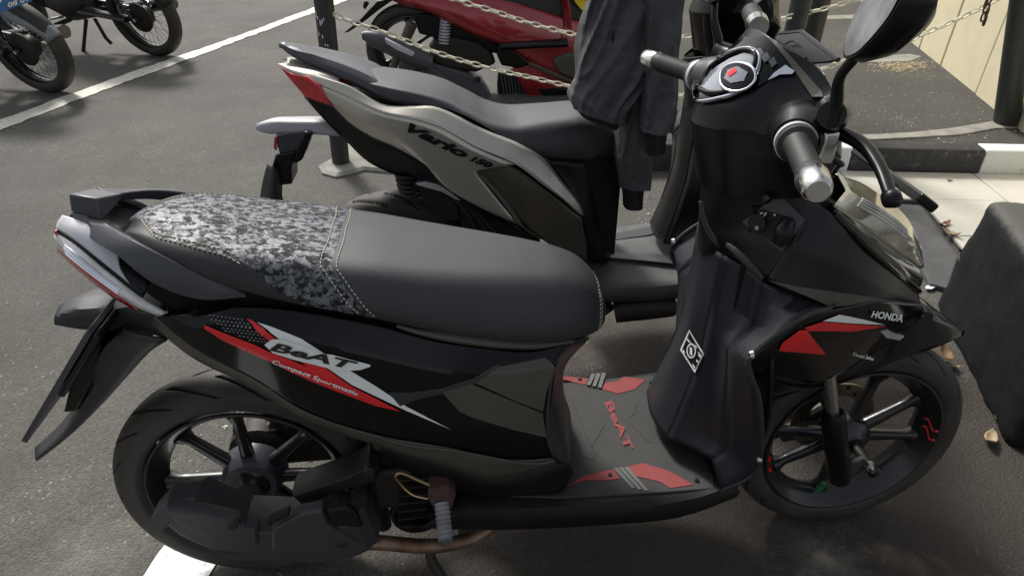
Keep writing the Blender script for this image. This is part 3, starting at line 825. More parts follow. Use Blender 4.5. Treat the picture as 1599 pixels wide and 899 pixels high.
# front mudguard
low = B.row([(1195, 588, -.085), (1245, 604, -.086), (1290, 602, -.086), (1340, 588, -.086), (1390, 566, -.080), (1440, 549, -.060), (1475, 536, -.034), (1503, 523, -.006)])
rdg = B.row([(1210, 560, -.060), (1250, 552, -.060), (1290, 540, -.060), (1340, 520, -.058), (1390, 500, -.054), (1436, 483, -.042), (1470, 497, -.022), (1505, 518, -.003)])
cnt = [np.array([p[0], 0, p[2] + .022 * (1 - (k / 7) ** 2)]) for k, p in enumerate(rdg)]
g = Geo().grid(skin(mirror_rows([low, rdg, cnt]), 40, 25, False))
mudguard = g.build('front_mudguard', M['gloss_black'], beat, solid=.004, smooth=25)

# ---- seat
st = [ # X, wb, zb, wt, zt
 (-.078, .020, .808, .016, .822), (-.062, .052, .812, .042, .832), (-.035, .082, .812, .062, .838), (.0, .103, .804, .078, .836), (.05, .118, .785, .090, .828),
 (.11, .127, .762, .098, .814), (.17, .131, .741, .101, .803), (.235, .132, .722, .102, .790), (.30, .132, .702, .102, .777), (.36, .131, .681, .100, .763),
 (.43, .129, .655, .096, .748), (.50, .124, .637, .088, .735), (.56, .116, .625, .078, .724), (.61, .104, .618, .066, .714), (.648, .085, .612, .052, .700), (.675, .060, .606, .036, .672), (.690, .03, .600, .018, .640)]
def seat_rows(side):
    def rw(f): return [np.array(f(*s)) for s in st]
    q = [rw(lambda X, wb, zb, wt, zt: (X, side * wb, zb)),
         rw(lambda X, wb, zb, wt, zt: (X, side * (wb + .004), zb + (zt - zb) * .16)),
         rw(lambda X, wb, zb, wt, zt: (X, side * (wb * .72 + (wt + .02) * .28), zb + (zt - zb) * .55)),
         rw(lambda X, wb, zb, wt, zt: (X, side * (wt + .012), zb + (zt - zb) * .86)),
         rw(lambda X, wb, zb, wt, zt: (X, side * (wt - .008), zt)),
         rw(lambda X, wb, zb, wt, zt: (X, side * wt * .45, zt + .006))]
    return q
near = seat_rows(-1); mid = [[np.array((s[0], 0, s[4] + .008)) for s in st]]; far = seat_rows(1)[::-1]
SV = skin(near + mid + far, 110, 61)
def xs_split(p):   # seam between the passenger half and the rider half
    return .243 + .06 * max(0, (.745 - p[2]) / .05) + .012 * (abs(p[1]) / .1)
cut = int(np.argmin(abs(SV[30, :, 0] - .243)))
# bend the grid columns so that the seam follows a column
SVb = SV.copy()
for j in range(61):
    h = abs(j - 30) / 30.0
    sh = .065 * max(0, h - .62) / .38 + .012 * h
    for i in range(110):
        k = math.exp(-((i - cut) / 22.0) ** 2)
        x = SV[j, i, 0] + sh * k
        for c in (1, 2): SVb[j, i, c] = np.interp(x, SV[j, :, 0], SV[j, :, c])
        SVb[j, i, 0] = x
for nm, sl, mm in (('passenger_seat', slice(0, cut + 1), None), ('rider_seat', slice(cut, 110), None)):
    V = SVb[:, sl].copy()
    g = Geo()
    if nm == 'passenger_seat':
        nu = V.shape[1]
        g.grid(V, mfun=lambda u, v, p: 1 if (min(v, 1 - v) * 61 < 9 + 17 * max(0, 1 - (p[0] + .082) / .07) - 9 * max(0, (p[0] - .095) / .10)) else 0)
        g.build(nm, [M['seat_camo'], M['seat_edge']], beat, smooth=60)
    else:
        g.grid(V, mfun=lambda u, v, p: 1 if u > .93 else 0)
        g.build(nm, [M['seat_vinyl'], M['seat_edge']], beat, smooth=60)
def stitches(pts, name='stitching', pitch=.0075, off=.0012):
    P = cr(pts, 400); d = np.concatenate([[0], np.cumsum(np.linalg.norm(np.diff(P, axis=0), axis=1))])
    g = Geo(); s = 0
    while s + pitch * .62 < d[-1]:
        a = np.array([np.interp(s, d, P[:, k]) for k in range(3)]); b = np.array([np.interp(s + pitch * .62, d, P[:, k]) for k in range(3)])
        g.tube([a, (a + b) / 2, b], [.0007, .0011, .0007], n=5); s += pitch
    return g
C_ = np.array([.25, 0, .70])
def outw(p, k=.0012):
    v = p - np.array([p[0], 0, .70]); return p + v / np.linalg.norm(v) * k
def seam(P):
    o = stitches(P).build('stitching', M['thread'], beat, smooth=0); o['kind'] = 'stuff'
for dc in (-2, 1):
    seam([outw(SVb[j, cut + dc]) for j in range(1, 60)])
for j0 in (9.0, 11.0):
    P = []
    for i in range(6, cut - 14, 3):
        jj = j0 + 17 * max(0, 1 - (SVb[10, i, 0] + .082) / .07) - 9 * max(0, (SVb[10, i, 0] - .095) / .10)
        jj = min(max(jj, 1), 29); a = int(jj); f = jj - a
        P.append(outw(SVb[a, i] * (1 - f) + SVb[min(a + 1, 60), i] * f))
    seam(P); seam([np.array([p[0], -p[1], p[2]]) for p in P])
k = cut + int((110 - cut) * .93)
for dc in (-1, 0):
    seam([outw(SVb[j, k + dc]) for j in range(1, 60)])
for sd in (-1, 1):
    Geo().tube([(.33, sd * .128, .684), (.36, sd * .13, .672), (.45, sd * .128, .645), (.55, sd * .116, .620), (.62, sd * .1, .612)], [.003, .007, .008, .007, .003], n=8, res=24).build('seat_base', M['bronze_plastic'], beat)

# ---- rear body side panels
rowsA = [
 [(258, 487, -.10), (330, 478, -.112), (440, 480, -.118), (580, 503, -.120), (700, 532, -.120), (800, 540, -.112), (895, 530, -.095)],
 [(256, 490, -.108), (340, 500, -.132), (450, 524, -.142), (580, 558, -.146), (690, 580, -.146), (790, 580, -.146), (868, 568, -.135)],
 [(250, 491, -.110), (330, 520, -.136), (450, 566, -.150), (580, 622, -.158), (690, 655, -.164), (780, 668, -.168), (852, 683, -.165)],
 [(243, 492, -.105), (300, 540, -.122), (400, 592, -.136), (480, 642, -.146), (590, 678, -.158), (700, 697, -.166), (800, 716, -.170), (863, 714, -.166)],
]
rowsA3 = [B.row(r) for r in rowsA]
PV = skin(rowsA3, 60, 28, False)
def both(grid_fn, name, m, parent, **kw):
    out = []
    for sd in (1, -1):
        V = grid_fn.copy(); V[..., 1] *= sd
        out.append(Geo().grid(V).build(name, m, parent, **kw))
    return out
side_panel, _ = both(PV, 'side_panel', M['gloss_black'], beat, solid=.004, off=0, smooth=16)
# lower dark lip behind the wheel
rl = [B.row(rowsA[3]), B.row([(238, 505, -.095), (300, 556, -.108), (400, 606, -.120), (480, 656, -.134), (590, 694, -.152), (690, 724, -.164), (773, 746, -.168), (868, 722, -.168)])]
both(skin(rl, 50, 4, False), 'lower_panel', M['bronze_plastic'], beat, solid=.004, smooth=40)
rl = [B.row([(590, 694, -.150), (690, 724, -.162), (773, 746, -.166), (868, 722, -.166), (889, 727, -.160)]),
      B.row([(600, 712, -.11), (690, 760, -.12), (770, 785, -.135), (868, 775, -.15), (895, 735, -.15)])]
both(skin(rl, 30, 4, False), 'under_cover', M['matte_black'], beat, solid=.004, smooth=40)
for sd in (1, -1):
    Geo().tube([p * np.array([1, sd, 1]) + np.array([0, -.003 * sd, -.003]) for p in B.row([(595, 680, -.159), (640, 691, -.163), (700, 698, -.168), (760, 709, -.170), (810, 718, -.172), (845, 719, -.170), (864, 715, -.168)])], .0028, n=8, res=40).build('edge_highlight', M['bronze_plastic'], beat, smooth=60)  # added ridge stands in for the bright highlight line along this edge
# matte centre panels and the cover under the seat nose
bv = bvh_of([side_panel])
def mat_panel(name, poly, m, off=.003):
    o = decal(name, poly, B, bv, m, beat, off, step=14)
    md = o.modifiers.new('thickness', 'SOLIDIFY'); md.thickness = .0025; md.offset = 0
    return o
mat_panel('panel_stripe', [(606, 610), (640, 611), (690, 604), (740, 588), (775, 570), (782, 573), (745, 596), (700, 610), (650, 622), (625, 632)], M['grey_plastic'])
for poly in ([(742, 595), (778, 574), (850, 560), (866, 572), (852, 610), (846, 640), (800, 622)], [(690, 610), (735, 597), (800, 624), (846, 643), (852, 680), (800, 668), (740, 650), (718, 640)]):
    mat_panel('centre_panel', poly, M['bronze_plastic'], .004)
rows = [B.row([(895, 530, -.095), (868, 568, -.135), (852, 683, -.165), (863, 714, -.166)]),
        B.row([(903, 531, -.075), (870, 572, -.105), (872, 660, -.140), (889, 727, -.158)]),
        B.row([(912, 528, -.045), (874, 572, -.060), (880, 640, -.085), (890, 715, -.120)]),
        B.row([(918, 524, 0), (880, 566, 0), (876, 600, 0), (888, 640, 0)])]
g = Geo().grid(skin(mirror_rows(rows), 16, 40)); g.build('under_seat_cover', M['grey_plastic'], beat, solid=.004, smooth=40)
# decals
W_, RD, BK = M['white_print'], M['red_print'], M['black_print']
dk = decal('white_stripe', [(402, 503), (427, 511), (477, 531), (505, 549), (539, 572), (587, 601), (635, 633), (704, 668), (630, 637), (550, 599), (509, 571), (470, 545), (436, 527)], B, bv, W_, side_panel, .0035)
decal('red_stripe', [(321, 506), (350, 518), (400, 537), (424, 549), (455, 560), (480, 571), (467, 559), (488, 565), (509, 573), (549, 601), (627, 640), (587, 631), (528, 609), (488, 593), (453, 577), (427, 563), (400, 552), (350, 529), (322, 513)], B, bv, RD, side_panel, .004)
decal('red_stripe', [(386, 498), (394, 500), (432, 527), (425, 533), (405, 518)], B, bv, RD, side_panel, .0042)
decal('logo_outline', [(414, 536), (425, 528), (440, 527), (478, 539), (505, 550), (518, 551), (579, 567), (578, 570), (563, 575), (549, 576), (531, 577), (507, 571), (488, 566), (459, 559), (427, 549)], B, bv, W_, side_panel, .0050, 7)
text_decal('logo_lettering', 'BeAT', (421, 544), (131, 31), (8.5, -12.5), B, bv, BK, side_panel, .0066, bold=.035, spacing=1.0, shear=0.15, step=9)
text_decal('lettering', 'Compact Sportmatic', (425.5, 564), (133, 52), (3, -6.5), B, bv, W_, side_panel, .0062, bold=.02, shear=.1, step=9)
g = Geo()
import itertools
def in_poly(x, y, P):
    c = False
    for i in range(len(P)):
        (x1, y1), (x2, y2) = P[i - 1], P[i]
        if (y1 > y) != (y2 > y) and x < (x2 - x1) * (y - y1) / (y2 - y1) + x1: c = not c
    return c
hp = [(322, 490), (384, 500), (424, 534), (400, 534), (350, 514)]
vv = []; tt = []
for i, j in itertools.product(range(18), range(9)):
    x = 320 + i * 6.2 + (j % 2) * 3.1; y = 488 + j * 4.6 + i * .8
    if in_poly(x, y, hp):
        q = len(vv); s = 1.55
        vv += [(x - s, y - s * .8), (x + s, y - s * .6), (x + s, y + s * .8), (x - s, y + s * .6)]; tt += [(q, q + 1, q + 2), (q, q + 2, q + 3)]
decal_mesh('halftone_print', tt, vv, B, bv, .004, M['grey_print'], side_panel)

# ---- grab rail
RA = [(384, 464, -.126), (311, 467, -.130), (241, 443, -.126), (182, 398, -.100), (140, 371, -.068), (118, 349, -.040), (111, 331, -.024)]
RU = [(384, 456, -.122), (331, 437, -.122), (272, 409, -.118), (220, 382, -.098), (186, 362, -.070), (170, 352, -.055), (161, 344, -.040)]
a_ = cr(B.row(RA), 40); u_ = cr(B.row(RU), 40)
loops = []
for k in range(40):
    th_ = .020 - .006 * (k / 39)
    loops.append([a_[k], a_[k] * .5 + u_[k] * .5 + np.array([0, -.003, .002]), u_[k], u_[k] + np.array([.003, th_ * .8, -.008]), a_[k] + np.array([.006, th_, .002])])
rail = Geo().loft(loops).build('grab_rail', M['rail_paint'], beat, smooth=28, bevel=.003, seg=2)
top4 = [B.Y(*p) for p in ((106, 302.5, -.022), (151, 310, -.030), (193, 302.5, .022), (146, 293, .016))]
bot4 = [B.Y(*p) for p in ((110, 331, -.025), (161, 346, -.040), (186, 314, .026))]; bot4.append(top4[3] + np.array([0, 0, -.03]))
Geo().loft([bot4, top4]).build('rail_crosspiece', M['rail_paint'], rail, smooth=20, bevel=.003)
TO = B.row([(150, 292, .018), (184, 294, .046), (238, 294, .080), (278, 296, .098), (330, 307, .112), (372, 318, .120)])
TI = B.row([(176, 305, .010), (200, 301, .042), (238, 297.5, .072), (278, 300, .090), (330, 312, .104), (372, 322, .112)])
BI = B.row([(172, 317, .012), (198, 313, .044), (238, 312, .074), (278, 317, .092), (330, 326, .106), (372, 330, .114)])
q = [cr(r_, 30) for r_ in (TO, TI, BI)]
loops = [[q[0][k], q[1][k], q[2][k], q[2][k] + (q[0][k] - q[1][k]) * .8] for k in range(30)]
Geo().loft(loops).build('rail_arm', M['rail_paint'], rail, smooth=28, bevel=.002)

# ---- tail lamp
tl_rows = [B.row([(89, 363, -.030), (121, 384, -.064), (172, 427, -.092), (222, 466, -.108), (258, 487, -.114)]),
           B.row([(86, 370, -.028), (115, 395, -.070), (165, 435, -.100), (210, 468, -.114), (256, 490, -.118)]),
           B.row([(90, 385, -.020), (125, 415, -.062), (175, 452, -.094), (210, 476, -.108), (250, 492, -.114)])]
for sd in (1, -1):
    V = skin(tl_rows, 26, 10); V[..., 1] *= sd
    lamp = Geo().grid(V).build('tail_lamp', M['clear_lens'], beat, solid=.004, smooth=60)
    g = Geo()
    for r in np.linspace(.30, .8, 5):     # moulded flutes of the lens
        k = int(r * 9); pts = V[k, 4:18]
        g.tube(pts + np.array([0, -sd * .003, 0]), .0012, n=5)
    g.build('lens_flute', M['chrome'], lamp)
    q = [B.row([(90, 385, -.020), (125, 415, -.062), (175, 452, -.094), (215, 480, -.108)]), B.row([(91, 392, -.016), (126, 424, -.054), (177, 463, -.086), (216, 484, -.104)])]
    V = skin(q, 20, 3); V[..., 1] *= sd
    Geo().grid(V).build('red_lens', M['red_lens'], lamp, solid=.004)
rows = [B.row([(95, 352, -.030), (130, 372, -.062), (180, 418, -.088), (225, 462, -.104)]),
        B.row([(100, 343, -.022), (140, 358, -.050), (195, 405, -.074), (235, 440, -.09)]),
        [np.array(p) for p in ((-.176, 0, .828), (-.13, 0, .818), (-.08, 0, .802), (-.03, 0, .785))]]
rows = [B.row([(89, 363, -.030), (121, 384, -.064), (172, 427, -.092), (222, 466, -.108)])] + rows
Geo().grid(skin(mirror_rows(rows), 20, 26)).build('tail_cowl', M['satin_black'], beat, solid=.004, smooth=60)
tr_ = [B.row([(90, 361, -.032), (120, 380, -.064), (160, 412, -.088), (205, 448, -.102)]), B.row([(93, 352, -.028), (124, 364, -.056), (160, 388, -.074), (190, 424, -.092)]), B.row([(100, 341, -.020), (128, 350, -.038), (160, 364, -.058), (186, 402, -.080)])]
for sd in (1, -1):
    W = skin(tr_, 20, 9); W[..., 1] *= sd; W[..., 2] += .005; Geo().grid(W).build('tail_trim', M['silver_trim'], beat, solid=.003, smooth=40)
V = skin([[np.array(p) for p in ((-.172, -.036, .830), (-.184, 0, .826), (-.172, .036, .830))], [np.array(p) for p in ((-.174, -.03, .806), (-.187, 0, .802), (-.174, .03, .806))]], 10, 4)
Geo().grid(V).build('red_lens', M['red_lens'], beat, solid=.005)

# ---- rear mudguard and number plate
g = Geo()
mg = [(83, 497, .0), (95, 470, .0), (128, 456, 0), (215, 462, 0), (232, 500, 0), (250, 535, 0), (222, 562, 0), (175, 612, 0), (110, 672, 0), (60, 720, 0), (58, 716, 0), (100, 640, 0), (150, 575, 0), (150, 520, 0), (98, 510, 0)]
fl = [B.Y(*p) for p in mg]
slab_in = [(p[0], p[2]) for p in fl]
def guard(prof, ws, name, m):
    """prof: side profile (x,z, half-width); arched cross sections."""
    loops = []
    for (x, z, w, h, tx, tz) in prof:
        lp = []
        for s in np.linspace(-1, 1, 11):
            lp.append(np.array([x + tx * (1 - s * s) * h, s * w, z + tz * (1 - s * s) * h]))
        loops.append(lp)
    return Geo().grid(np.array(loops)).build(name, m, beat, solid=.006, smooth=60)
a = lambda x, y, Y=0: B.Y(x, y, Y)
rowsM = [B.row([(86, 506, -.034), (122, 512, -.036), (160, 515, -.044), (215, 514, -.062), (262, 528, -.085)]),
         B.row([(86, 496, -.030), (110, 487, -.032), (160, 484, -.040), (207, 481, -.060), (255, 492, -.085)])]
top = [np.array([p[0] - .004, 0, p[2] + .004]) for p in rowsM[1]]
Geo().grid(skin(mirror_rows([rowsM[0], rowsM[1], top]), 18, 20, False)).build('rear_mudguard', M['grey_plastic'], beat, solid=.005, smooth=30)
rowsM = [B.row([(262, 530, -.090), (238, 545, -.078), (205, 580, -.066), (165, 625, -.056), (110, 678, -.044), (58, 719, -.030)]),
         B.row([(195, 518, -.080), (160, 545, -.066), (147, 585, -.058), (139, 615, -.050), (96, 680, -.036), (57, 715, -.028)])]
ctr = [np.array([p[0] - .015, 0, p[2] + .0]) for p in rowsM[1]]
Geo().grid(skin(mirror_rows([rowsM[0], rowsM[1], ctr]), 20, 18, False)).build('mudguard_flap', M['grey_plastic'], beat, solid=.005, smooth=25)
t0 = B.Y(136, 524, -.02); t1 = B.Y(36, 690, -.08)
# plate: 0.25 wide, seen edge-on
pt = B.Y(137, 522, -.125); pb = B.Y(37, 690, -.125)
P = [np.array([pt[0], -.125, pt[2]]), np.array([pb[0], -.125, pb[2]]), np.array([pb[0], .125, pb[2]]), np.array([pt[0], .125, pt[2]])]
Geo_ = plate(Geo(), P, .009); pl_ = Geo_.build('number_plate', M['rail_paint'], beat, smooth=0, bevel=.001)
plate(Geo(), [p + np.array([.012, 0, -.004]) for p in [P[0], (P[0] * .45 + P[1] * .55), (P[3] * .45 + P[2] * .55), P[3]]], .01).build('plate_bracket', M['satin_black'], beat, smooth=0, bevel=.003)
slab(Geo(), B, [(142, 524), (168, 545), (152, 590), (120, 642), (98, 645), (112, 590)], .03, -.045).build('plate_mount', M['satin_black'], beat, smooth=20, bevel=.004)
g = Geo().tube([P[0] * .5 + P[3] * .5 + np.array([.01, 0, -.03]), np.array([P[0][0] + .09, 0, P[0][2] - .05])], .02, n=10); g.build('plate_stay', M['rust'], beat)

# ---- silencer, exhaust, footrest, engine
mf = [(249, 779), (273, 752), (315, 746), (354, 764), (393, 780), (455, 783), (500, 779), (527, 771), (552, 774), (567, 790), (592, 843), (575, 858), (540, 868), (498, 872), (408, 858), (325, 842), (272, 815), (252, 797)]
def pillow(poly, yb, ym, yf, ins, name, m, parent, bev=.006, fr=B, top=()):
    front = [fr.Y(x, y, yb * .75 + ym * .25 if i in top else ym) for i, (x, y) in enumerate(poly)]
    lo = np.array([(p[0], p[2]) for p in front]); cc = (lo.max(0) + lo.min(0)) / 2; ext_ = (lo.max(0) - lo.min(0)) / 2
    sc_ = lambda d: cc + (lo - cc) * np.maximum(.3, 1 - d / ext_)
    L = [[np.array([q[0], yb, q[1]]) for q in sc_(ins * .5)], [np.array([q[0], yb - (yb - ym) * .35, q[1]]) for q in lo], [np.array([q[0], ym, q[1]]) for q in lo], [np.array([q[0], yf, q[1]]) for q in sc_(ins)]]
    return Geo().loft(L).build(name, m, parent, smooth=20, bevel=bev * .55, seg=2)
sil = pillow(mf, -.095, -.155, -.178, .018, 'silencer', M['silencer'], beat, top=(0, 1, 2, 3, 4, 5, 6, 7, 8))
pillow([(258, 791), (310, 796), (372, 809), (384, 819), (402, 823), (405, 847), (330, 836), (276, 813)], -.160, -.180, -.186, .004, 'silencer_guard', M['silencer'], sil, .003)
pillow([(424, 822), (468, 798), (503, 792), (512, 815), (566, 848), (540, 860), (470, 865), (425, 855)], -.160, -.180, -.186, .004, 'silencer_guard', M['silencer'], sil, .003)
pillow([(510, 796), (540, 790), (556, 800), (566, 822), (548, 822), (520, 814)], -.17, -.183, -.185, .004, 'guard_recess', M['matte_black'], sil, .002)
pillow([(417, 816), (450, 800), (452, 804), (420, 820)], -.17, -.1875, -.1885, .001, 'guard_slot', M['matte_black'], sil, .001)
for x, y in ((364, 820), (533, 849)):
    p = B.Y(x, y, -.186)
    Geo().lathe([(0, -.004), (.007, -.004), (.009, 0), (.013, .001), (.013, .006)], p, n=14).build('bolt', M['engine'], sil)
br = [(455, 770), (545, 737), (575, 722), (590, 728), (592, 742), (560, 752), (500, 775), (470, 785)]
pillow(br, -.07, -.12, -.13, .006, 'swing_arm', M['dark_metal'], beat, .003)
p = B.Y(576, 733, -.13); Geo().lathe([(0, -.010), (.009, -.010), (.012, -.006), (.012, .004)], p, n=14).build('bolt', M['dark_metal'], beat)
g = Geo().tube([B.Y(565, 846, -.13), B.Y(600, 847, -.135), B.Y(660, 852, -.135), B.Y(705, 848, -.13), B.Y(745, 836, -.12), B.Y(772, 812, -.10), (.46, -.07, .27), (.44, -.02, .33)], .0145, n=16, res=48)
g.build('exhaust_pipe', M['rust_pipe'], beat, smooth=60)
# footrest folded out
a0 = B.Y(690, 786, -.175); a1 = a0 + np.array([.004, -.055, -.030])
dd = (a1 - a0) / np.linalg.norm(a1 - a0)
g = Geo(); ks = np.linspace(0, 1, 25)
g.tube([a0 + (a1 - a0) * t for t in ks], [.0125 + .0018 * (k % 3 == 0) for k in range(25)], n=18)
g.build('footrest', M['peg_rubber'], beat, smooth=30)
pillow([(670, 762), (700, 757), (712, 770), (708, 788), (678, 792), (668, 778)], -.10, -.165, -.178, .006, 'footrest_bracket', M['rust'], beat, .004)
Geo().lathe([(0, -.003), (.0125, -.003), (.0125, 0)], a1, n=16).build('footrest_cap', M['alloy'], beat)
g = Geo().tube([B.Y(690, 765, -.16), B.Y(655, 750, -.15), B.Y(625, 738, -.145), B.Y(618, 742, -.145), B.Y(628, 758, -.145), B.Y(645, 772, -.15), B.Y(668, 778, -.155)], .0028, n=8, res=40)
g.build('return_spring', M['wire'], beat)
# engine
g = Geo()
g.tube([(.23, 0, .30), (.34, 0, .285), (.47, 0, .29)], [.085, .09, .075], n=20)
g.box((.12, .10, .27), (.34, .07, .11)); g.box((.30, -.06, .30), (.10, .10, .10))
eng = g.build('engine', M['engine'], beat, smooth=40, bevel=.008)
for k in range(7):
    y = 745 + k * 12
    p0 = B.Y(622, y, -.12); p1 = B.Y(668, y + 2, -.12)
    g = Geo(); g.box((p0 + p1) / 2 + np.array([0, .03, 0]), (abs(p1[0] - p0[0]), .07, .0045)); g.build('cooling_fin', M['engine'], eng, smooth=0)
pf = B.Y(650, 798, -.10)
Geo().lathe([(0, .02), (.045, .02), (.052, .0), (.048, -.012), (.044, -.012), (.040, .004), (0, .004)], pf, n=30).build('fan_cover', M['dark_metal'], eng, smooth=40)
g = Geo().lathe([(.0, -.035), (.04, -.035), (.062, -.02), (.066, .03), (.05, .05)], (0, .075, .265), n=30)
g.build('final_drive_case', M['engine'], beat)
g = Geo().lathe([(.0, -.05), (.05, -.05), (.058, -.04), (.064, 0)], (0, .02, .262), n=30); g.build('brake_drum', M['rail_paint'], beat)
for (x0, y0, Y0), (x1, y1, Y1), r_ in (((600, 690, -.07), (620, 760, -.07), .022), ((560, 700, 0), (640, 720, 0), .03), ((585, 745, -.05), (600, 820, -.05), .016), ((470, 690, .06), (520, 660, .06), .012)):
    Geo().tube([B.Y(x0, y0, Y0), (B.Y(x0, y0, Y0) + B.Y(x1, y1, Y1)) / 2 + np.array([0, 0, .008]), B.Y(x1, y1, Y1)], r_, n=10, res=8).build('engine_hose', M['dark_metal'], beat)
# spring strut, far side
g = Geo(); sp = []
s0 = np.array([.03, .075, .30]); s1 = np.array([.12, .085, .62])
for t in np.linspace(0, 1, 140):
    a_ = t * 2 * math.pi * 11; d_ = s0 + (s1 - s0) * t
    sp.append(d_ + np.array([math.cos(a_) * .02, math.sin(a_) * .02, 0]))
g.tube(sp, .0038, n=6); g.tube([s0, s1], .011, n=10); g.build('rear_shock', M['dark_metal'], beat)
# stands
g = Geo().tube([(.40, .0, .20), (.41, -.07, .10), B.Y(672, 862, -.09), B.Y(692, 905, -.12)], .011, n=10, res=14); g.build('centre_stand', M['dark_metal'], beat)
g = Geo().tube([(.43, .10, .24), (.46, .17, .12), (.49, .235, .005)], .010, n=10, res=8); g.build('side_stand', M['dark_metal'], beat)
# inner body behind the panels so that nothing shows through
g = Geo().loft([[np.array([x, s * w, z]) for s, z in ((-1, z0), (-1, z1), (1, z1), (1, z0))] for x, w, z0, z1 in ((-.07, .05, .73, .79), (0, .08, .68, .78), (.2, .11, .58, .72), (.45, .11, .42, .64), (.58, .07, .36, .60))])
g.build('body_core', M['matte_black'], beat, smooth=0)




# ---- floor board
def V3(*p): return [np.array(q, float) for q in p]
rows = [V3((.30, -.115, .222), (.45, -.125, .215), (.65, -.135, .215), (.83, -.14, .222), (.91, -.135, .240)),
        V3((.33, -.145, .236), (.45, -.160, .232), (.65, -.172, .232), (.83, -.176, .240), (.925, -.168, .268)),
        V3((.36, -.158, .268), (.45, -.174, .268), (.65, -.186, .270), (.83, -.190, .272), (.935, -.182, .300)),
        V3((.38, -.156, .292), (.45, -.170, .294), (.65, -.181, .295), (.83, -.184, .296), (.930, -.176, .310)),
        V3((.40, -.140, .297), (.45, -.155, .299), (.65, -.168, .299), (.83, -.170, .299), (.925, -.165, .306)),
        V3((.42, 0, .297), (.5, 0, .299), (.65, 0, .299), (.83, 0, .299), (.93, 0, .306))]
floor_b = Geo().grid(skin(mirror_rows(rows), 30, 40)).build('floor_board', M['matte_black'], beat, solid=.004, smooth=40)
mo = [(.43, -.135), (.50, -.150), (.60, -.164), (.70, -.168), (.80, -.171), (.88, -.172), (.915, -.166), (.935, -.13), (.935, 0)]
mo = mo + [(x, -y) for x, y in mo[-2::-1]]
g = Geo(); up = [np.array([x, y, .3050]) for x, y in mo]; dn = [np.array([x, y, .2985]) for x, y in mo]
g.loft([dn, up], caps=True); fmat = g.build('floor_mat', M['mat_rubber'], beat, smooth=0, bevel=.002)
g2 = Geo(); g2.add([(.3, -.4, .305), (1.1, -.4, .305), (1.1, .4, .305), (.3, .4, .305)], [(0, 1, 2, 3)])
tmp = bpy.data.meshes.new('t'); tmp.from_pydata(g2.v, [], g2.f)
class _o: pass
_t = _o(); _t.data = tmp
bm_ = bvh_of([_t]); bpy.data.meshes.remove(tmp)
def on_mat(name, poly, m, th=.002, off=.0012):
    o = decal(name, poly, B, bm_, m, fmat, off, step=30)
    md = o.modifiers.new('thickness', 'SOLIDIFY'); md.thickness = th; md.offset = 1
    return o
s4 = lambda L: [(860 + x / 3.3294, 560 + y / 3.3294) for x, y in L]
on_mat('mat_inlay', s4([(92, 663), (165, 610), (325, 575), (362, 622), (300, 632), (175, 632)]), M['mat_red'])
on_mat('mat_inlay', s4([(400, 560), (480, 543), (610, 582), (740, 655), (620, 673), (570, 640), (470, 617), (440, 612)]), M['mat_red'])
on_mat('mat_inlay', s4([(30, 88), (110, 95), (195, 104), (180, 136), (120, 122), (30, 98)]), M['mat_red'])
on_mat('mat_inlay', s4([(285, 125), (345, 120), (380, 94), (493, 110), (435, 160), (350, 182), (262, 158)]), M['mat_red'])
for k in range(3):
    on_mat('mat_bar', s4([(326 + 27 * k, 572 - 2 * k), (345 + 27 * k, 566 - 2 * k), (440 + 34 * k, 672 + 7 * k), (422 + 34 * k, 676 + 7 * k)]), M['mat_bar'], .003, .002)
    on_mat('mat_bar', s4([(186 + 29 * k, 141 + 7 * k), (204 + 29 * k, 147 + 6 * k), (232 + 27 * k, 86 - 2 * k), (212 + 27 * k, 84 - 2 * k)]), M['mat_bar'], .003, .002)
for x, y in ((308, 605), (760, 635), (152, 110), (522, 125)):
    p = B.Z(*s4([(x, y)])[0], .305)
    Geo().lathe([(0, .0035), (.004, .0035), (.005, .001)], p, n=10, axis='z').build('mat_screw', M['black_print'], fmat)
for poly in ([(100, 185), (180, 240), (283, 340), (212, 462), (175, 380)], [(420, 345), (468, 272), (474, 330), (530, 440), (500, 425)], [(165, 505), (212, 470), (240, 480), (225, 530)], [(415, 300), (445, 215), (452, 232), (432, 290)]):
    on_mat('mat_rib', s4(poly), M['mat_rubber'], .004, .001)
text_decal('mat_lettering', 'BeAT', s4([(278, 232)])[0], (34, 74), (11.5, -4), B, bm_, M['mat_red'], fmat, .0022, bold=.03, step=30)

# ---- inner leg shield
ridge = B.row([(1130, 398, -.062), (1122, 433, -.060), (1107, 500, -.060), (1095, 556, -.060), (1062, 640, -.066), (1042, 684, -.072)])
cen = [np.array([p[0] - .010, 0, p[2] - .004]) for p in ridge]
rec = B.row([(1193, 440, -.120), (1177, 507, -.125), (1139, 545, -.132), (1137, 620, -.142), (1135, 700, -.150), (1112, 717, -.150)])
wing = B.row([(1296, 481, -.165), (1256, 494, -.188), (1169, 562, -.198), (1184, 617, -.200), (1189, 684, -.200), (1178, 738, -.192), (1126, 765, -.176)])
q1 = [p * .85 + c_ * .15 for p, c_ in zip(ridge, cen)]
Geo().grid(skin(mirror_rows([ridge, cen]), 30, 16)).build('leg_shield_spine', M['shield_plastic'], beat, solid=.004, smooth=22)
A_ = lin(rec, 40); Bq = lin(ridge, 40)
both(np.stack([lin([a, a * .45 + b * .55 + np.array([.010, 0, 0]), b], 6) for a, b in zip(A_, Bq)], 1), 'leg_shield_side', M['shield_plastic'], beat, solid=.004, smooth=22)
Wn = lin(wing, 40)
both(np.stack([lin([a, b], 5) for a, b in zip(A_, Wn)], 1), 'leg_shield_wing', M['shield_plastic'], beat, solid=.005, smooth=18)
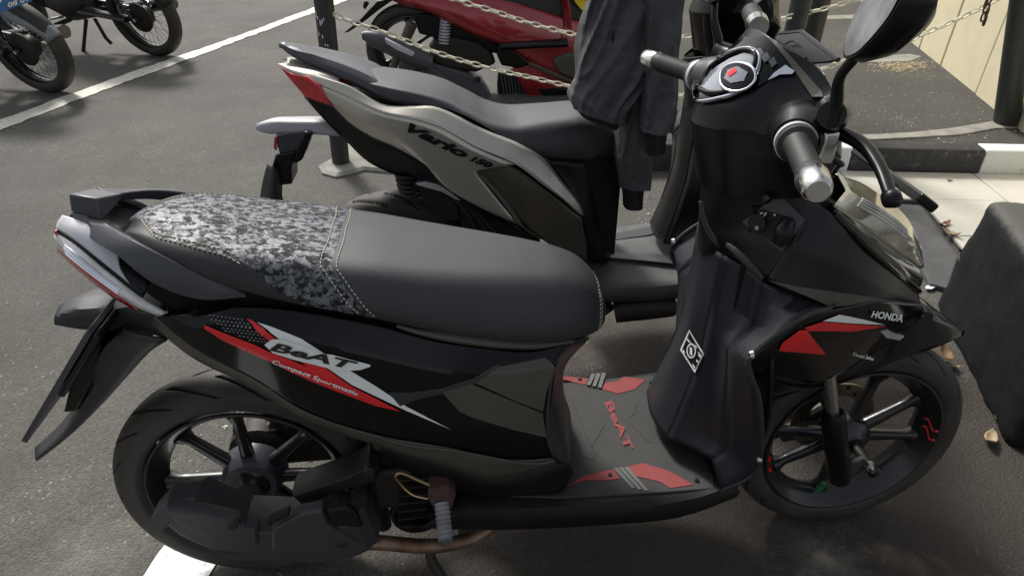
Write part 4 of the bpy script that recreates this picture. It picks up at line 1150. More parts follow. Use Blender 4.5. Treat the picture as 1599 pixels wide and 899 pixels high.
# wing rim
for sd in (1, -1):
    g = Geo(); g.tube([p * np.array([1, sd, 1]) for p in wing], .0048, n=8, res=40); g.build('shield_rim', M['grey_plastic'], beat)  # edge highlight of the wing put into the rim's lighter plastic
for x, y, Y in ((1175, 556, -.2), (1187, 718, -.197)):
    for sd in (1, -1):
        p = B.Y(x, y, Y) * np.array([1, sd, 1]) + np.array([-.004, 0, .003])
        Geo().lathe([(0, -.004), (.006, -.003), (.008, .003)], p, n=12, axis='x').build('screw', M['alloy'], beat)
# sticker on the spine side
bsh = bvh_of([o for o in beat.children if o.name.startswith(('leg_shield_spine', 'leg_shield_side'))])
stk = decal('sticker', [(1079, 514), (1102, 551), (1087, 581), (1065, 546)], B, bsh, M['white_print'], beat, .0040)
if stk:
    decal('sticker_face', [(1080, 518), (1099, 551), (1087, 576), (1068, 546)], B, bsh, M['black_print'], stk, .0046)
    ring = lambda cx, cy, r: [(cx + r * .62 * math.cos(t), cy + r * math.sin(t)) for t in np.linspace(0, 2 * math.pi, 20, endpoint=False)]
    decal('sticker_mark', ring(1083, 547, 12), B, bsh, M['white_print'], stk, .0050, 4)
    decal('sticker_mark', ring(1083, 547, 9), B, bsh, M['black_print'], stk, .0053, 4)
    decal('sticker_mark', [(1081, 540), (1085, 543), (1085, 555), (1081, 552)], B, bsh, M['white_print'], stk, .0056, 4)
    for x, y, w, h in ((1076, 526, 4, 4), (1080, 531, 3, 2), (1070, 545, 3, 3), (1094, 548, 4, 7), (1091, 560, 3, 5), (1074, 557, 3, 3), (1085, 567, 3, 4), (1089, 537, 3, 3)):
        decal('sticker_mark', [(x, y), (x + w, y + 1.2 * w), (x + w, y + 1.2 * w + h), (x, y + h)], B, bsh, M['white_print'], stk, .0050, 6)

# ---- neck cover with ignition lock
rows = [B.row([(1252, 296, -.112), (1262, 343, -.132), (1235, 395, -.140), (1200, 437, -.138)]),
        B.row([(1205, 296, -.092), (1210, 345, -.105), (1185, 385, -.108), (1160, 410, -.098)]),
        B.row([(1150, 294, -.055), (1155, 345, -.068), (1145, 378, -.072), (1135, 398, -.064)]),
        V3((.851, 0, .852), (.853, 0, .80), (.858, 0, .76), (.864, 0, .715))]
neck = Geo().grid(skin(mirror_rows(rows), 16, 40)).build('neck_cover', M['satin_black'], beat, solid=.004, smooth=60)
bn_ = bvh_of([neck])
def raised(name, poly, m, par, th, off=.002, bv_=None, fr=B, step=12):
    o = decal(name, poly, fr, bv_ or bn_, m, par, off, step)
    if o is None: return None
    md = o.modifiers.new('thickness', 'SOLIDIFY'); md.thickness = th; md.offset = 0
    return o
lk = raised('lock_surround', [(1217, 301), (1258, 343), (1222, 392), (1161, 346)], M['lock_grey'], beat, .004, .004)
raised('lock_plate', [(1190, 325), (1241, 340), (1222, 388), (1175, 358)], M['matte_black'], lk, .004, .007)
p = B.Y(1186, 345, -.095)
lw = lambda x, y, off: np.array(lay(B, bn_, x, y, off))
Geo().tube([lw(1187, 346, 0), lw(1187, 346, .018)], .014, n=18).build('key_hole', M['satin_black'], lk)
Geo().tube([lw(1195, 352, .0), lw(1189, 356, .024)], .0035, n=8).build('key_shutter', M['alloy'], lk)
Geo().tube([lw(1232, 344, .010), lw(1226, 362, .015), lw(1220, 380, .010)], [.011, .014, .011], n=14, res=8).build('seat_switch', M['satin_black'], lk, smooth=60)
for pts in ([(1190, 331), (1194, 330)], [(1199, 329), (1196, 335)], [(1211, 332), (1213, 335)]):
    Geo().tube([lw(*pts[0], .0095), lw(*pts[1], .0095)], .0012, n=5).build('lock_marking', M['white_print'], lk)
# open pocket lips
Geo().tube([B.Y(1096, 314, .0), B.Y(1101, 335, -.008), B.Y(1110, 356, -.02), B.Y(1124, 376, -.038), B.Y(1134, 388, -.052)], [.006, .008, .010, .012, .009], n=10, res=20).build('pocket_lip', M['grey_plastic'], beat)
Geo().tube([B.Y(1137, 381, -.062), B.Y(1152, 394, -.085), B.Y(1172, 413, -.11), B.Y(1192, 435, -.13)], [.006, .008, .008, .005], n=10, res=20).build('pocket_lip', M['grey_plastic'], beat)
# luggage hook
Geo().tube([lw(1203, 224 + 80, .0), lw(1203, 300, .03), lw(1208, 305, .035)], .007, n=8, res=8).build('hook', M['satin_black'], beat)

# ---- front cowl
upper = [B.row([(1256, 300, -.108), (1275, 316, -.112), (1300, 336, -.120), (1345, 386, -.116), (1400, 432, -.086), (1433, 456, -.044)]),
         B.row([(1236, 380, -.138), (1270, 395, -.146), (1310, 415, -.146), (1350, 436, -.132), (1400, 462, -.100), (1435, 473, -.048)]),
         B.row([(1196, 438, -.140), (1230, 455, -.158), (1275, 470, -.166), (1320, 478, -.156), (1374, 467, -.124), (1436, 475, -.050)])]
Vu = skin(upper, 40, 17, False)
cow_u, _ = both(Vu, 'front_cowl', M['satin_black'], beat, solid=.004, smooth=20)
lower_ = [B.row([(1258, 494, -.186), (1280, 487, -.178), (1320, 479, -.160), (1374, 467, -.126), (1410, 472, -.090), (1438, 476, -.048)]),
          B.row([(1215, 525, -.192), (1250, 522, -.184), (1300, 514, -.165), (1370, 502, -.126), (1410, 497, -.092), (1441, 486, -.048)]),
          B.row([(1170, 563, -.196), (1215, 556, -.186), (1265, 550, -.168), (1310, 540, -.145), (1370, 522, -.112), (1441, 492, -.044)]),
          B.row([(1178, 580, -.185), (1225, 590, -.165), (1270, 596, -.140), (1305, 585, -.115), (1360, 552, -.09), (1430, 510, -.04)])]
Vl = skin(lower_, 44, 22)
cow_l, _ = both(Vl, 'front_lower_cowl', M['gloss_black'], beat, solid=.004, smooth=60)
bcu = bvh_of([cow_u]); bcl = bvh_of([cow_l])
o = decal('facet_reflection', [(1200, 437), (1250, 447), (1374, 465), (1300, 480), (1262, 463)], B, bcu, M['bronze_plastic'], cow_u, .004, 14)  # the facet's brighter reflection, laid on as a lighter plastic layer
decal('white_stripe', [(1282, 499), (1308, 489), (1345, 497), (1379, 505), (1330, 503)], B, bcl, W_, cow_l, .0042)
decal('red_stripe', [(1253, 509), (1281, 500), (1330, 504), (1382, 507), (1327, 515), (1260, 514)], B, bcl, RD, cow_l, .0048)
decal('red_stripe', [(1246, 513), (1257, 513), (1287, 551), (1252, 548), (1214, 545), (1219, 533)], B, bcl, RD, cow_l, .0044)
text_decal('lettering', 'HONDA', (1355, 493), (49, 7.5), (4, -10.5), B, bcl, W_, cow_l, .006, bold=.035, spacing=1.02, step=12)
text_decal('lettering', 'Combi Brake', (1328, 551), (35, 12), (2, -5), B, bcl, W_, cow_l, .0050, bold=.02, step=12)
raised('pale_side_piece', [(1374, 517), (1386, 514), (1411, 524), (1400, 528), (1380, 524)], M['clear_lens'], cow_l, .004, .004, bcl)  # small pale raised piece on the lower cowl
# inner closing panel behind the nose
Geo().loft([[np.array([x, s * w, z]) for s, z in ((-1, z0), (-1, z1), (1, z1), (1, z0))] for x, w, z0, z1 in ((.90, .09, .50, .84), (1.0, .10, .50, .86), (1.10, .08, .53, .80), (1.20, .05, .58, .74))]).build('nose_core', M['matte_black'], beat, smooth=0)
# splash guard behind the front wheel
Geo().grid(skin([V3((.93, -.19, .62), (.955, -.185, .45), (.93, -.165, .27)), V3((.96, 0, .62), (.97, 0, .45), (.94, 0, .25)), V3((.93, .19, .62), (.955, .185, .45), (.93, .165, .27))], 12, 16)).build('splash_guard', M['matte_black'], beat, solid=.005)

# ---- headlight
cl = V3((1.085, 0, .852), (1.16, 0, .818), (1.235, 0, .765), (1.285, 0, .700))
ml = V3((1.070, -.055, .848), (1.145, -.060, .805), (1.215, -.055, .748), (1.272, -.036, .682))
el = B.row([(1300, 331, -.114), (1345, 378, -.114), (1398, 424, -.086), (1434, 452, -.044)])
il = B.row([(1301, 322, -.106), (1345, 353, -.100), (1396, 390, -.076), (1437, 419, -.038)])
lens_m = mat('headlight_lens', (.46, .43, .32), .10, metal=.25, coat=1.0, coat_rough=.02, col2=(.24, .23, .16), vscale=16)
HV = skin(mirror_rows([il, ml, cl]), 24, 31, False)
head = Geo().grid(HV).build('headlight', lens_m, beat, solid=.003, smooth=25)
for k in range(4):
    pts = HV[5 + k, 3:15] + np.array([.0, -.001, .0015])
    Geo().tube(pts, .0018, n=6).build('lens_flute', M['clear_lens'], head)
side_m = mat('dark_reflection_lens', (.012, .011, .006), .10, coat=1.0, coat_rough=.02, col2=(.055, .048, .026), vscale=26)  # dark mottled reflection on the lens side, put into its colour
for sd in (1, -1):
    Vs = skin([el, [p * .5 + q * .5 + np.array([.002, -.004, .002]) for p, q in zip(el, il)], il], 24, 8); Vs[..., 1] *= sd
    Geo().grid(Vs).build('headlight_side', side_m, head, solid=.003, smooth=60)
Geo().tube([p + np.array([0, -.002, -.002]) for p in el], .006, n=8, res=24).build('headlight_rim', M['gloss_black'], head)

# ---- handlebar cover
secs = [(0, [(.846, .845), (.823, .925), (.817, .952), (.827, .990), (.872, 1.055), (.897, 1.090), (.945, 1.06), (1.00, .95), (.985, .845)]),
        (.06, [(.860, .848), (.842, .928), (.835, .958), (.845, .993), (.882, 1.048), (.906, 1.080), (.952, 1.05), (1.00, .945), (.982, .848)]),
        (.11, [(.908, .862), (.886, .932), (.879, .966), (.891, .999), (.918, 1.034), (.941, 1.058), (.968, 1.03), (.995, .94), (.975, .862)]),
        (.15, [(.932, .890), (.908, .937), (.900, .971), (.911, .997), (.930, 1.015), (.949, 1.030), (.968, 1.01), (.985, .94), (.965, .89)]),
        (.188, [(.912, .945), (.892, .957), (.885, .978), (.893, .994), (.905, 1.004), (.918, 1.010), (.932, 1.0), (.94, .975), (.93, .95)])]
Ys = [-s_[0] for s_ in secs[::-1]] + [s_[0] for s_ in secs[1:]]
Ls = [s_[1] for s_ in secs[::-1]] + [s_[1] for s_ in secs[1:]]
loops = []
for Yv, L in zip(Ys, Ls):
    pts = []
    for k in range(9):
        p, q = np.array(L[k]), np.array(L[(k + 1) % 9])
        for t in (0, .12, .35, .65, .88): pts.append(p + (q - p) * t)
    loops.append([np.array([x, Yv, z]) for x, z in pts])
loops = np.array(loops)
LL = np.stack([cr(loops[:, i], 49) for i in range(45)], 1)
hbar = Geo().loft(LL).build('handlebar_cover', M['satin_black'], beat, smooth=24, bevel=.005, seg=3)
bh = bvh_of([hbar])
# seam between upper and lower cover
s5 = lambda L: [(1050 + x / 4.4933, 30 + y / 4.4933) for x, y in L]
def dash(name, poly, m, par, off, th=.003, step=6):
    return raised(name, s5(poly), m, par, th, off, bh, B, step)
dfr = dash('dash_frame', [(140, 490), (150, 560), (200, 592), (330, 585), (450, 548), (520, 530), (620, 470), (720, 400), (860, 385), (800, 320), (720, 180), (660, 130), (500, 140), (400, 225), (300, 280), (200, 390)], M['gloss_black'], hbar, .003)
def loop_tube(name, poly, m, par, off, r, closed=True, n=8):
    pts = [lay(B, bh, x, y, off) for x, y in s5(poly)]; pts = [np.array(p) for p in pts if p is not None]
    if len(pts) < 3: return
    P_ = cr(pts, 60, closed)
    return Geo().tube(P_, r, n=n, closed=closed).build(name, m, par, smooth=60)
loop_tube('dash_ring', [(146, 490), (160, 555), (215, 582), (330, 572), (440, 540), (540, 470), (610, 370), (630, 280), (560, 225), (480, 230), (390, 260), (300, 300), (200, 400)], mat('dark_chrome', (.34, .36, .41), .12, metal=1.0), dfr, .006, .0042)
loop_tube('dial_ring', [(208, 500), (225, 430), (320, 335), (430, 268), (520, 236), (598, 255), (604, 310), (560, 400), (480, 480), (390, 525), (290, 535)], M['gloss_black'], dfr, .008, .0040)
dash('dial_face', [(228, 500), (245, 440), (325, 355), (430, 290), (520, 255), (588, 268), (590, 310), (540, 390), (470, 470), (390, 510), (290, 520)], M['dial'], dfr, .006, .002)
dash('display_bezel', [(372, 480), (385, 380), (470, 335), (590, 368), (598, 440), (545, 500), (450, 528)], M['gloss_black'], dfr, .010, .004)
dash('display', [(400, 445), (428, 388), (492, 362), (562, 400), (532, 458), (445, 478)], M['dial'], dfr, .0135, .001)
dash('display_digits', [(424, 412), (482, 374), (492, 400), (438, 436)], M['red_led'], dfr, .0150, .0005)
loop_tube('display_rim', [(372, 480), (385, 380), (470, 335), (590, 368), (598, 440), (545, 500), (450, 528)], M['chrome'], dfr, .011, .0022)
for k in range(3):
    dash('indicator_lamp', [(590 + 50 * k, 250 + 32 * k), (640 + 42 * k, 222 + 30 * k), (664 + 40 * k, 262 + 32 * k), (612 + 48 * k, 290 + 34 * k)], M['lcd'], dfr, .008, .003)
dash('dash_trim', [(680, 440), (720, 392), (800, 335), (862, 378), (845, 400), (760, 402)], M['chrome'], dfr, .007, .003)  # chrome corner and its gloss highlight laid on as one bright patch
dash('cover_edge_reflection', [(690, 145), (740, 165), (1050, 520), (1062, 562), (985, 560), (880, 400), (810, 300)], M['bronze_plastic'], hbar, .004, .004)  # tan reflection on the glossy cover edge, painted as a brownish strip
# grips, switch housings, bar ends
for sd in (-1, 1):
    b0 = np.array([.888, sd * .190, .980]); b1 = np.array([.834, sd * .354, .979]); d = (b1 - b0) / np.linalg.norm(b1 - b0); Lg = np.linalg.norm(b1 - b0)
    t = [0, .004, .012, .016, .022] + [.026 + k * .0033 for k in range(28)] + [Lg - .047, Lg - .045]
    r = [.024, .0255, .0255, .0195, .0172] + [.0160 + .0010 * (k % 2) for k in range(28)] + [.0168, .0168]
    gr = Geo().tube([b0 + d * v for v in t], r, n=28).build('grip', M['rubber'], beat, smooth=30)
    Geo().tube([b0 + d * (-.004), b0 + d * .0035], [.0275, .0275], n=28).build('grip_flange', M['silver_trim'], gr, smooth=30)
    t = [Lg - .045, Lg - .040, Lg - .012, Lg - .004, Lg]
    Geo().tube([b0 + d * v for v in t], [.0175, .0195, .0178, .0160, .0125], n=28).build('bar_end', M['alloy'], gr, smooth=35)
    hs = [b0 + np.array([.03, -sd * .055, .0]), b0 + np.array([.02, -sd * .03, 0]), b0 + np.array([.002, -sd * .004, 0])]
    sw = Geo().tube(hs, [.042, .040, .031], n=20, res=8).build('switch_housing', M['satin_black'] if sd < 0 else M['grey_plastic'], beat, smooth=50)
    hz_ = [b0 + np.array([.03, sd * .0, -.01]), b0 + np.array([.075, -sd * .01, -.035]), np.array([1.02, sd * .09, .90]), np.array([1.03, sd * .05, .84])]
    Geo().tube(hz_, .0042, n=8, res=20).build('brake_cable', M['rubber'], beat, smooth=60)
    # lever, bracket and mirror boss
    pv = np.array([.955, sd * .155, .985])
    lv = [pv, pv + np.array([.022, sd * .04, -.008]), pv + np.array([.022, sd * .09, -.022]), np.array([.966, sd * .300, .942])]
    lev = Geo().tube(lv, [.013, .012, .0095, .0085], n=12, res=24, flat=.75).build('brake_lever', M['satin_black'], beat, smooth=60)
    Geo().lathe([(0, -.013), (.008, -.011), (.013, 0), (.008, .011), (0, .013)], lv[-1], n=14).build('lever_ball', M['satin_black'], lev, smooth=60)
    Geo().box(pv + np.array([-.025, sd * .035, -.012]), (.022, .026, .045)).build('lever_bracket', M['alloy'], lev, bevel=.004)
    Geo().tube([pv + np.array([.0, -sd * .02, .02]), pv + np.array([-.02, sd * .03, .028]), pv + np.array([-.035, sd * .05, .035])], [.022, .024, .018], n=14, res=8).build('lever_holder', M['satin_black'], beat, smooth=50)
# mirrors
p0 = B.Y(1345, 45, -.245); nn = np.array([-.93, .30, .22]); nn /= np.linalg.norm(nn)
rim_px = [(1318, 90), (1319, 64), (1332, 28), (1350, -2), (1372, -30), (1396, -44), (1414, -38), (1412, -14), (1394, 22), (1366, 58), (1338, 86)]
rim3 = [B.plane(x, y, p0, nn) for x, y in rim_px]; rim3 = cr(rim3, 44, closed=True)
for sd in (1, -1):
    fl = np.array([1, sd, 1])
    def mm(P): return np.array(P) * fl
    c_ = rim3.mean(0)
    shift = np.array([.040, -.028, -.004])
    L = [rim3, rim3 + shift * .35 + (rim3 - c_) * .03, rim3 * 1.0 + shift * .75 - (rim3 - c_) * .18, c_ + (rim3 - c_) * .35 + shift * 1.05]
    mir = Geo().loft([mm(l) for l in L]).build('mirror', M['satin_black'], beat, smooth=50)
    gl = c_ + (rim3 - c_) * .93 + nn * .0015
    g = Geo(); g.add(mm(gl), [tuple(range(len(gl)))]); g.build('mirror_glass', mat('mirror_glass', (.30, .31, .32), .22, metal=.35, coat=.5, var=.3, vscale=18) if sd == 1 else bpy.data.materials['mirror_glass'], mir, smooth=0)
    s0 = B.Y(1306, 160, -.205); s1 = B.Y(1312, 120, -.215); s2 = B.Y(1322, 88, -.232) + np.array([.012, 0, 0])
    Geo().tube([mm(s0 + np.array([.0, .0, -.03])), mm(s0), mm(s1), mm(s2)], [.010, .0085, .0065, .0065], n=12, res=16).build('mirror_stem', M['satin_black'], mir, smooth=50)
# front plate bracket
v = np.array([.036, 0, -.024])
c0 = np.array([1.160, 0, .868])
P = [c0 + np.array([-.018, -.130, -.004]), c0 + np.array([.022, .125, -.016]), c0 + np.array([.022, .125, -.016]) + v * 1.5, c0 + np.array([-.018, -.130, -.004]) + v]
plate(Geo(), P, .016).build('plate_bracket', M['satin_black'], beat, smooth=0, bevel=.004)
# ------------------------------------------------------------------ grey scooter beside the nearest one
M['silver_paint'] = mat('grey_metallic_paint', (.54, .505, .43), .26, metal=.55, coat=.6, coat_rough=.06, dust=.2, dustcol=(.22, .2, .17), vscale=6)
M['vario_dark'] = mat('dark_brown_grey_panel', (.066, .060, .045), .30, coat=.3, dust=.3, dustcol=(.11, .10, .07), vscale=6)
M['worn_seat'] = mat('worn_black_seat_vinyl', (.032, .034, .037), .36, bump=.25, bscale=900, dust=.25, dustcol=(.12, .12, .12), vscale=8)
M['torn'] = mat('dull_black_sheet', (.02, .02, .022), .5, bump=.6, bscale=60, dust=.4, dustcol=(.13, .13, .13))
V = Frame((.262, .72, 0), .05)
vario = thing('parked_scooter', 'grey metallic scooter with a dark jacket on it, between the nearest scooter and the chains', 'scooter', V, 'motorbikes parked in the lot')
def panelset(fr, par, rows, name, m, nu=40, nv=14, smooth_v=True, **kw):
    G_ = skin([fr.row(r) for r in rows], nu, nv, smooth_v); out = []
    for sd in (1, -1):
        W = G_.copy(); W[..., 1] *= sd; out.append(Geo().grid(W).build(name, m, par, solid=kw.get('solid', .004), smooth=kw.get('smooth', 50)))
    return out
def seat_px(fr, par, bot, top, name, m, n=60, crown=.008):
    b = np.array(fr.row(bot)); t = np.array(fr.row(top))
    b = b[np.argsort(b[:, 0])]; t = t[np.argsort(t[:, 0])]
    X = np.linspace(min(b[0, 0], t[0, 0]), max(b[-1, 0], t[-1, 0]), n)
    xb = np.clip(X, b[0, 0], b[-1, 0]); xt = np.clip(X, t[0, 0], t[-1, 0])
    zb = np.interp(xb, b[:, 0], b[:, 2]); wb = np.abs(np.interp(xb, b[:, 0], b[:, 1])); zt = np.interp(xt, t[:, 0], t[:, 2]); wt = np.abs(np.interp(xt, t[:, 0], t[:, 1]))
    sm = lambda a: np.convolve(np.pad(a, 2, 'edge'), np.ones(5) / 5, 'valid')
    zb, wb, zt, wt = map(sm, (zb, wb, zt, wt)); zt = np.maximum(zt, zb + .012)
    def R_(w, z): return [np.array([X[i], -w[i], z[i]]) for i in range(n)]
    rows = [R_(wb, zb), R_(wb + .004, zb + (zt - zb) * .15), R_(wb * .7 + (wt + .02) * .3, zb + (zt - zb) * .55), R_(wt + .012, zb + (zt - zb) * .86), R_(wt - .008, zt), R_(wt * .45, zt + crown * .75), R_(wt * 0, zt + crown)]
    g = Geo().grid(skin(mirror_rows(rows), n, 45))
    ends = skin(mirror_rows(rows), n, 45)
    for c in (0, -1):
        o = len(g.v); g.v += [tuple(p) for p in ends[:, c]]; g.f.append(tuple(range(o, o + 45))); g.m.append(0)
    return g.build(name, m, par, smooth=60)
cast_wheel(vario, (0, 0, .262), .262, .052, .068, [90 + k * 36 for k in range(10)])
cast_wheel(vario, (1.27, 0, .255), .255, .044, .065, [90 + k * 36 for k in range(10)])
for sy in (-1, 1):
    Geo().tube([(1.225, sy * .088, .21), (1.16, sy * .088, .40), (1.09, sy * .088, .58)], [.023, .023, .016], n=14).build('fork_leg', M['satin_black'], vario)
seat_px(V, vario, [(545, 130, -.06), (575, 146, -.09), (610, 160, -.105), (660, 168, -.115), (700, 170, -.12), (745, 190, -.125), (800, 226, -.125), (848, 246, -.125), (915, 249, -.11), (960, 248, -.08), (975, 245, -.05)],
        [(548, 104, .05), (580, 102, .08), (640, 109, .10), (690, 121, .10), (715, 134, .10), (745, 152, .10), (785, 163, .10), (850, 159, .09), (895, 155, .085), (935, 168, .07), (965, 205, .05), (974, 232, .03)], 'seat', M['worn_seat'])
# grab rail
gr_ = [V.row([(437, 73, -.012), (459, 90, -.034), (500, 107, -.062), (545, 126, -.085), (588, 148, -.10), (606, 158, -.10)]), V.row([(436, 70.5, -.010), (462, 78, -.026), (500, 92, -.048), (545, 108, -.066), (585, 128, -.08), (604, 146, -.085)])]
gr_.append([np.array([p[0], 0, p[2] - .004]) for p in gr_[1]])
Geo().grid(skin(mirror_rows(gr_), 26, 13, False)).build('grab_rail', M['rail_paint'], vario, solid=.010, smooth=30)
# silver side panel
s_up = [(446, 103, -.045), (470, 108, -.06), (502, 120, -.085), (545, 134, -.105), (598, 163, -.12), (650, 166, -.13), (680, 167, -.13), (760, 204, -.135), (808, 223, -.136), (845, 244, -.137), (879, 285, -.138), (903, 316, -.138), (911, 334, -.136)]
s_mid = [(445, 112, -.052), (462, 116, -.07), (500, 133, -.095), (545, 152, -.12), (598, 176, -.145), (650, 187, -.160), (690, 200, -.166), (745, 231, -.172), (804, 256, -.174), (850, 290, -.172), (880, 312, -.162), (902, 332, -.148), (910, 337, -.138)]
s_low1 = [(456, 118, -.065), (475, 135, -.08), (508, 150, -.10), (550, 180, -.125), (600, 205, -.145), (640, 222, -.155), (680, 240, -.16), (720, 258, -.165), (740, 267, -.166)]
s_bot = [(475, 150, -.07), (520, 165, -.088), (545, 190, -.11), (585, 215, -.13), (620, 230, -.145), (676, 266, -.155), (695, 291, -.160), (745, 321, -.166), (807, 349, -.168)]
sp_, _ = panelset(V, vario, [s_up, s_mid], 'upper_side_panel', M['silver_paint'], 50, 6, False, smooth=25, solid=.0016)
sl_, _ = panelset(V, vario, [[(x, y + .8, Y + .0005) for x, y, Y in s_mid[:9]], s_low1, s_bot], 'lower_side_panel', M['silver_paint'], 40, 13, False, smooth=14)
panelset(V, vario, [[(740, 267, -.166), (775, 306, -.168), (807, 349, -.168)], [(752, 270, -.158), (790, 312, -.160), (829, 366, -.160), (848, 374, -.158)]], 'panel_corner', M['bronze_plastic'], 14, 4, False)
panelset(V, vario, [[(738, 236, -.164), (804, 262, -.162), (848, 293, -.160), (909, 340, -.138)], [(740, 268, -.160), (778, 271, -.164), (804, 276, -.164), (857, 306, -.160), (909, 344, -.142)], [(752, 272, -.156), (800, 330, -.158), (850, 376, -.155), (895, 397, -.135), (920, 408, -.105)]], 'dark_side_panel', M['vario_dark'], 30, 14, True)
panelset(V, vario, [s_bot, [(478, 154, -.062), (506, 186, -.075), (541, 220, -.088), (575, 252, -.1), (622, 274, -.11), (690, 292, -.12), (735, 322, -.13), (795, 352, -.14), (830, 372, -.14)]], 'under_panel', M['satin_black'], 40, 6, False)
# front of the body under the seat nose
rw = [V.row([(845, 246, -.134), (879, 286, -.134), (909, 342, -.134), (920, 408, -.115)]), V.row([(915, 249, -.10), (925, 300, -.10), (935, 350, -.10), (945, 412, -.085)]),]
q = [np.array([p[0] + .02, 0, p[2]]) for p in V.row([(960, 248, -.06), (946, 300, -.05), (949, 360, -.05), (951, 413, -.05)])]
Geo().grid(skin(mirror_rows(rw + [q]), 16, 30)).build('under_seat_cover', M['satin_black'], vario, solid=.004, smooth=60)
Geo().loft([[np.array([x, s * w, z]) for s, z in ((-1, z0), (-1, z1), (1, z1), (1, z0))] for x, w, z0, z1 in ((-.10, .05, .70, .80), (.1, .09, .60, .78), (.3, .11, .50, .70), (.5, .11, .40, .66), (.62, .09, .34, .62))]).build('body_core', M['matte_black'], vario, smooth=0)
# tail
for nm, poly, Y_, m_ in (('tail_lamp', [(434, 101, -.03), (455, 113, -.07), (482, 119, -.085), (500, 134, -.10), (525, 168, -.105), (500, 160, -.10), (476, 150, -.085), (455, 126, -.06)], 0, M['red_lens']),):
    for sd in (1, -1):
        P = np.array([V.Y(*p) for p in poly]) * np.array([1, sd, 1])
        c_ = P.mean(0); L = [P + np.array([.02, -sd * -.02, 0]), P, P * .9 + c_ * .1 + np.array([-.002, -sd * .005, 0])]
        Geo().loft(L).build(nm, m_, vario, smooth=30, bevel=.002)
rw = [V.row([(434, 101, -.03), (455, 112, -.07), (500, 132, -.095), (530, 150, -.10)]), V.row([(446, 99, -.028), (470, 107, -.055), (502, 116, -.075), (530, 125, -.08)])]
q = [np.array([p[0], 0, p[2] + .006]) for p in rw[1]]
Geo().grid(skin(mirror_rows(rw + [q]), 16, 16)).build('tail_cowl', M['silver_paint'], vario, solid=.004, smooth=50)
# plate bracket and mudguard
rw = [V.row([(401, 203, -.008), (420, 209, -.022), (450, 208, -.030), (490, 210, -.036), (533, 213, -.05)]), V.row([(401, 197, -.006), (425, 192, -.018), (455, 192, -.022), (500, 193, -.026), (530, 198, -.03)])]
q = [np.array([p[0], 0, p[2] + .003]) for p in rw[1]]
Geo().grid(skin(mirror_rows(rw + [q]), 18, 16)).build('rear_mudguard', mat('dull_silver_plastic', (.34, .34, .36), .4, metal=.3, dust=.3), vario, solid=.004, smooth=50)
def vslab(poly, y0, y1, name, m, bev=.004, par=None):
    return slab(Geo(), V, poly, y0, y1).build(name, m, par or vario, smooth=20, bevel=bev)
vslab([(430, 212), (452, 207), (478, 205), (487, 210), (474, 240), (460, 254), (436, 240)], .05, -.04, 'plate_holder', M['rail_paint'])
vslab([(475, 206), (488, 208), (472, 250), (462, 256), (455, 254)], .05, -.05, 'holder_arm', M['satin_black'])
vslab([(430, 242), (462, 236), (455, 262), (456, 288), (438, 290), (424, 262)], .04, -.05, 'flap', M['satin_black'])
vslab([(428, 216), (433, 213), (431, 236), (427, 232)], .03, -.045, 'reflector', M['red_lens'], .001)
rw = [V.row([(418, 256, -.06), (412, 278, -.06), (408, 300, -.05), (404, 325, -.05)]), V.row([(428, 262, -.075), (428, 282, -.08), (425, 302, -.075), (424, 325, -.06)]), V.row([(436, 268, -.05), (440, 290, -.045), (440, 305, -.05), (446, 325, -.05)])]
Geo().grid(skin(rw, 14, 14)).build('torn_flap', M['torn'], vario, solid=.004, smooth=50)
pr_ = V.Y(392, 314, -.06)
Geo().box(pr_, (.045, .012, .014)).build('reflector', M['red_lens'], vario, bevel=.002)
# shock, rear arm, brackets
g = Geo(); s0 = V.Y(632, 268, -.10); s1 = V.Y(640, 304, -.10); sp = []
for t in np.linspace(0, 1, 60):
    a_ = t * 2 * math.pi * 5; sp.append(s0 + (s1 - s0) * t + np.array([math.cos(a_) * .024, math.sin(a_) * .024, 0]))
g.tube(sp, .005, n=6); g.tube([s0 + np.array([0, 0, .03]), s1], .015, n=10); g.build('rear_shock', M['dark_metal'], vario)
vslab([(646, 292), (665, 288), (690, 298), (712, 318), (720, 345), (690, 345), (668, 320)], -.02, -.11, 'swing_arm', M['dark_metal'])
vslab([(648, 288), (665, 284), (700, 292), (722, 312), (712, 312), (690, 300), (668, 294)], -.05, -.125, 'arm_bracket', M['silver_trim'], .002)
vslab([(720, 318), (800, 350), (845, 380), (850, 420), (760, 420), (720, 360)], .06, -.10, 'engine', M['engine'])
for k in range(3):
    Geo().tube([V.Y(700 + 20 * k, 300 + 12 * k, -.11), V.Y(735 + 18 * k, 340 + 10 * k, -.115), V.Y(745 + 20 * k, 372, -.11)], .006, n=8, res=10).build('cable', M['rubber'], vario)
vslab([(520, 400), (640, 395), (760, 410), (780, 450), (560, 460)], -.10, -.17, 'silencer', M['grey_plastic'], .008)
# lettering
bvv = bvh_of([sp_, sl_])
text_decal('lettering', 'Vario', (632, 203), (94, 45), (9, -12.5), V, bvv, M['black_print'], sl_, .005, bold=.05, shear=.3, step=9)
text_decal('lettering', '150', (733, 250), (33, 13), (5, -9), V, bvv, M['black_print'], sl_, .005, bold=.06, shear=.3, step=9)
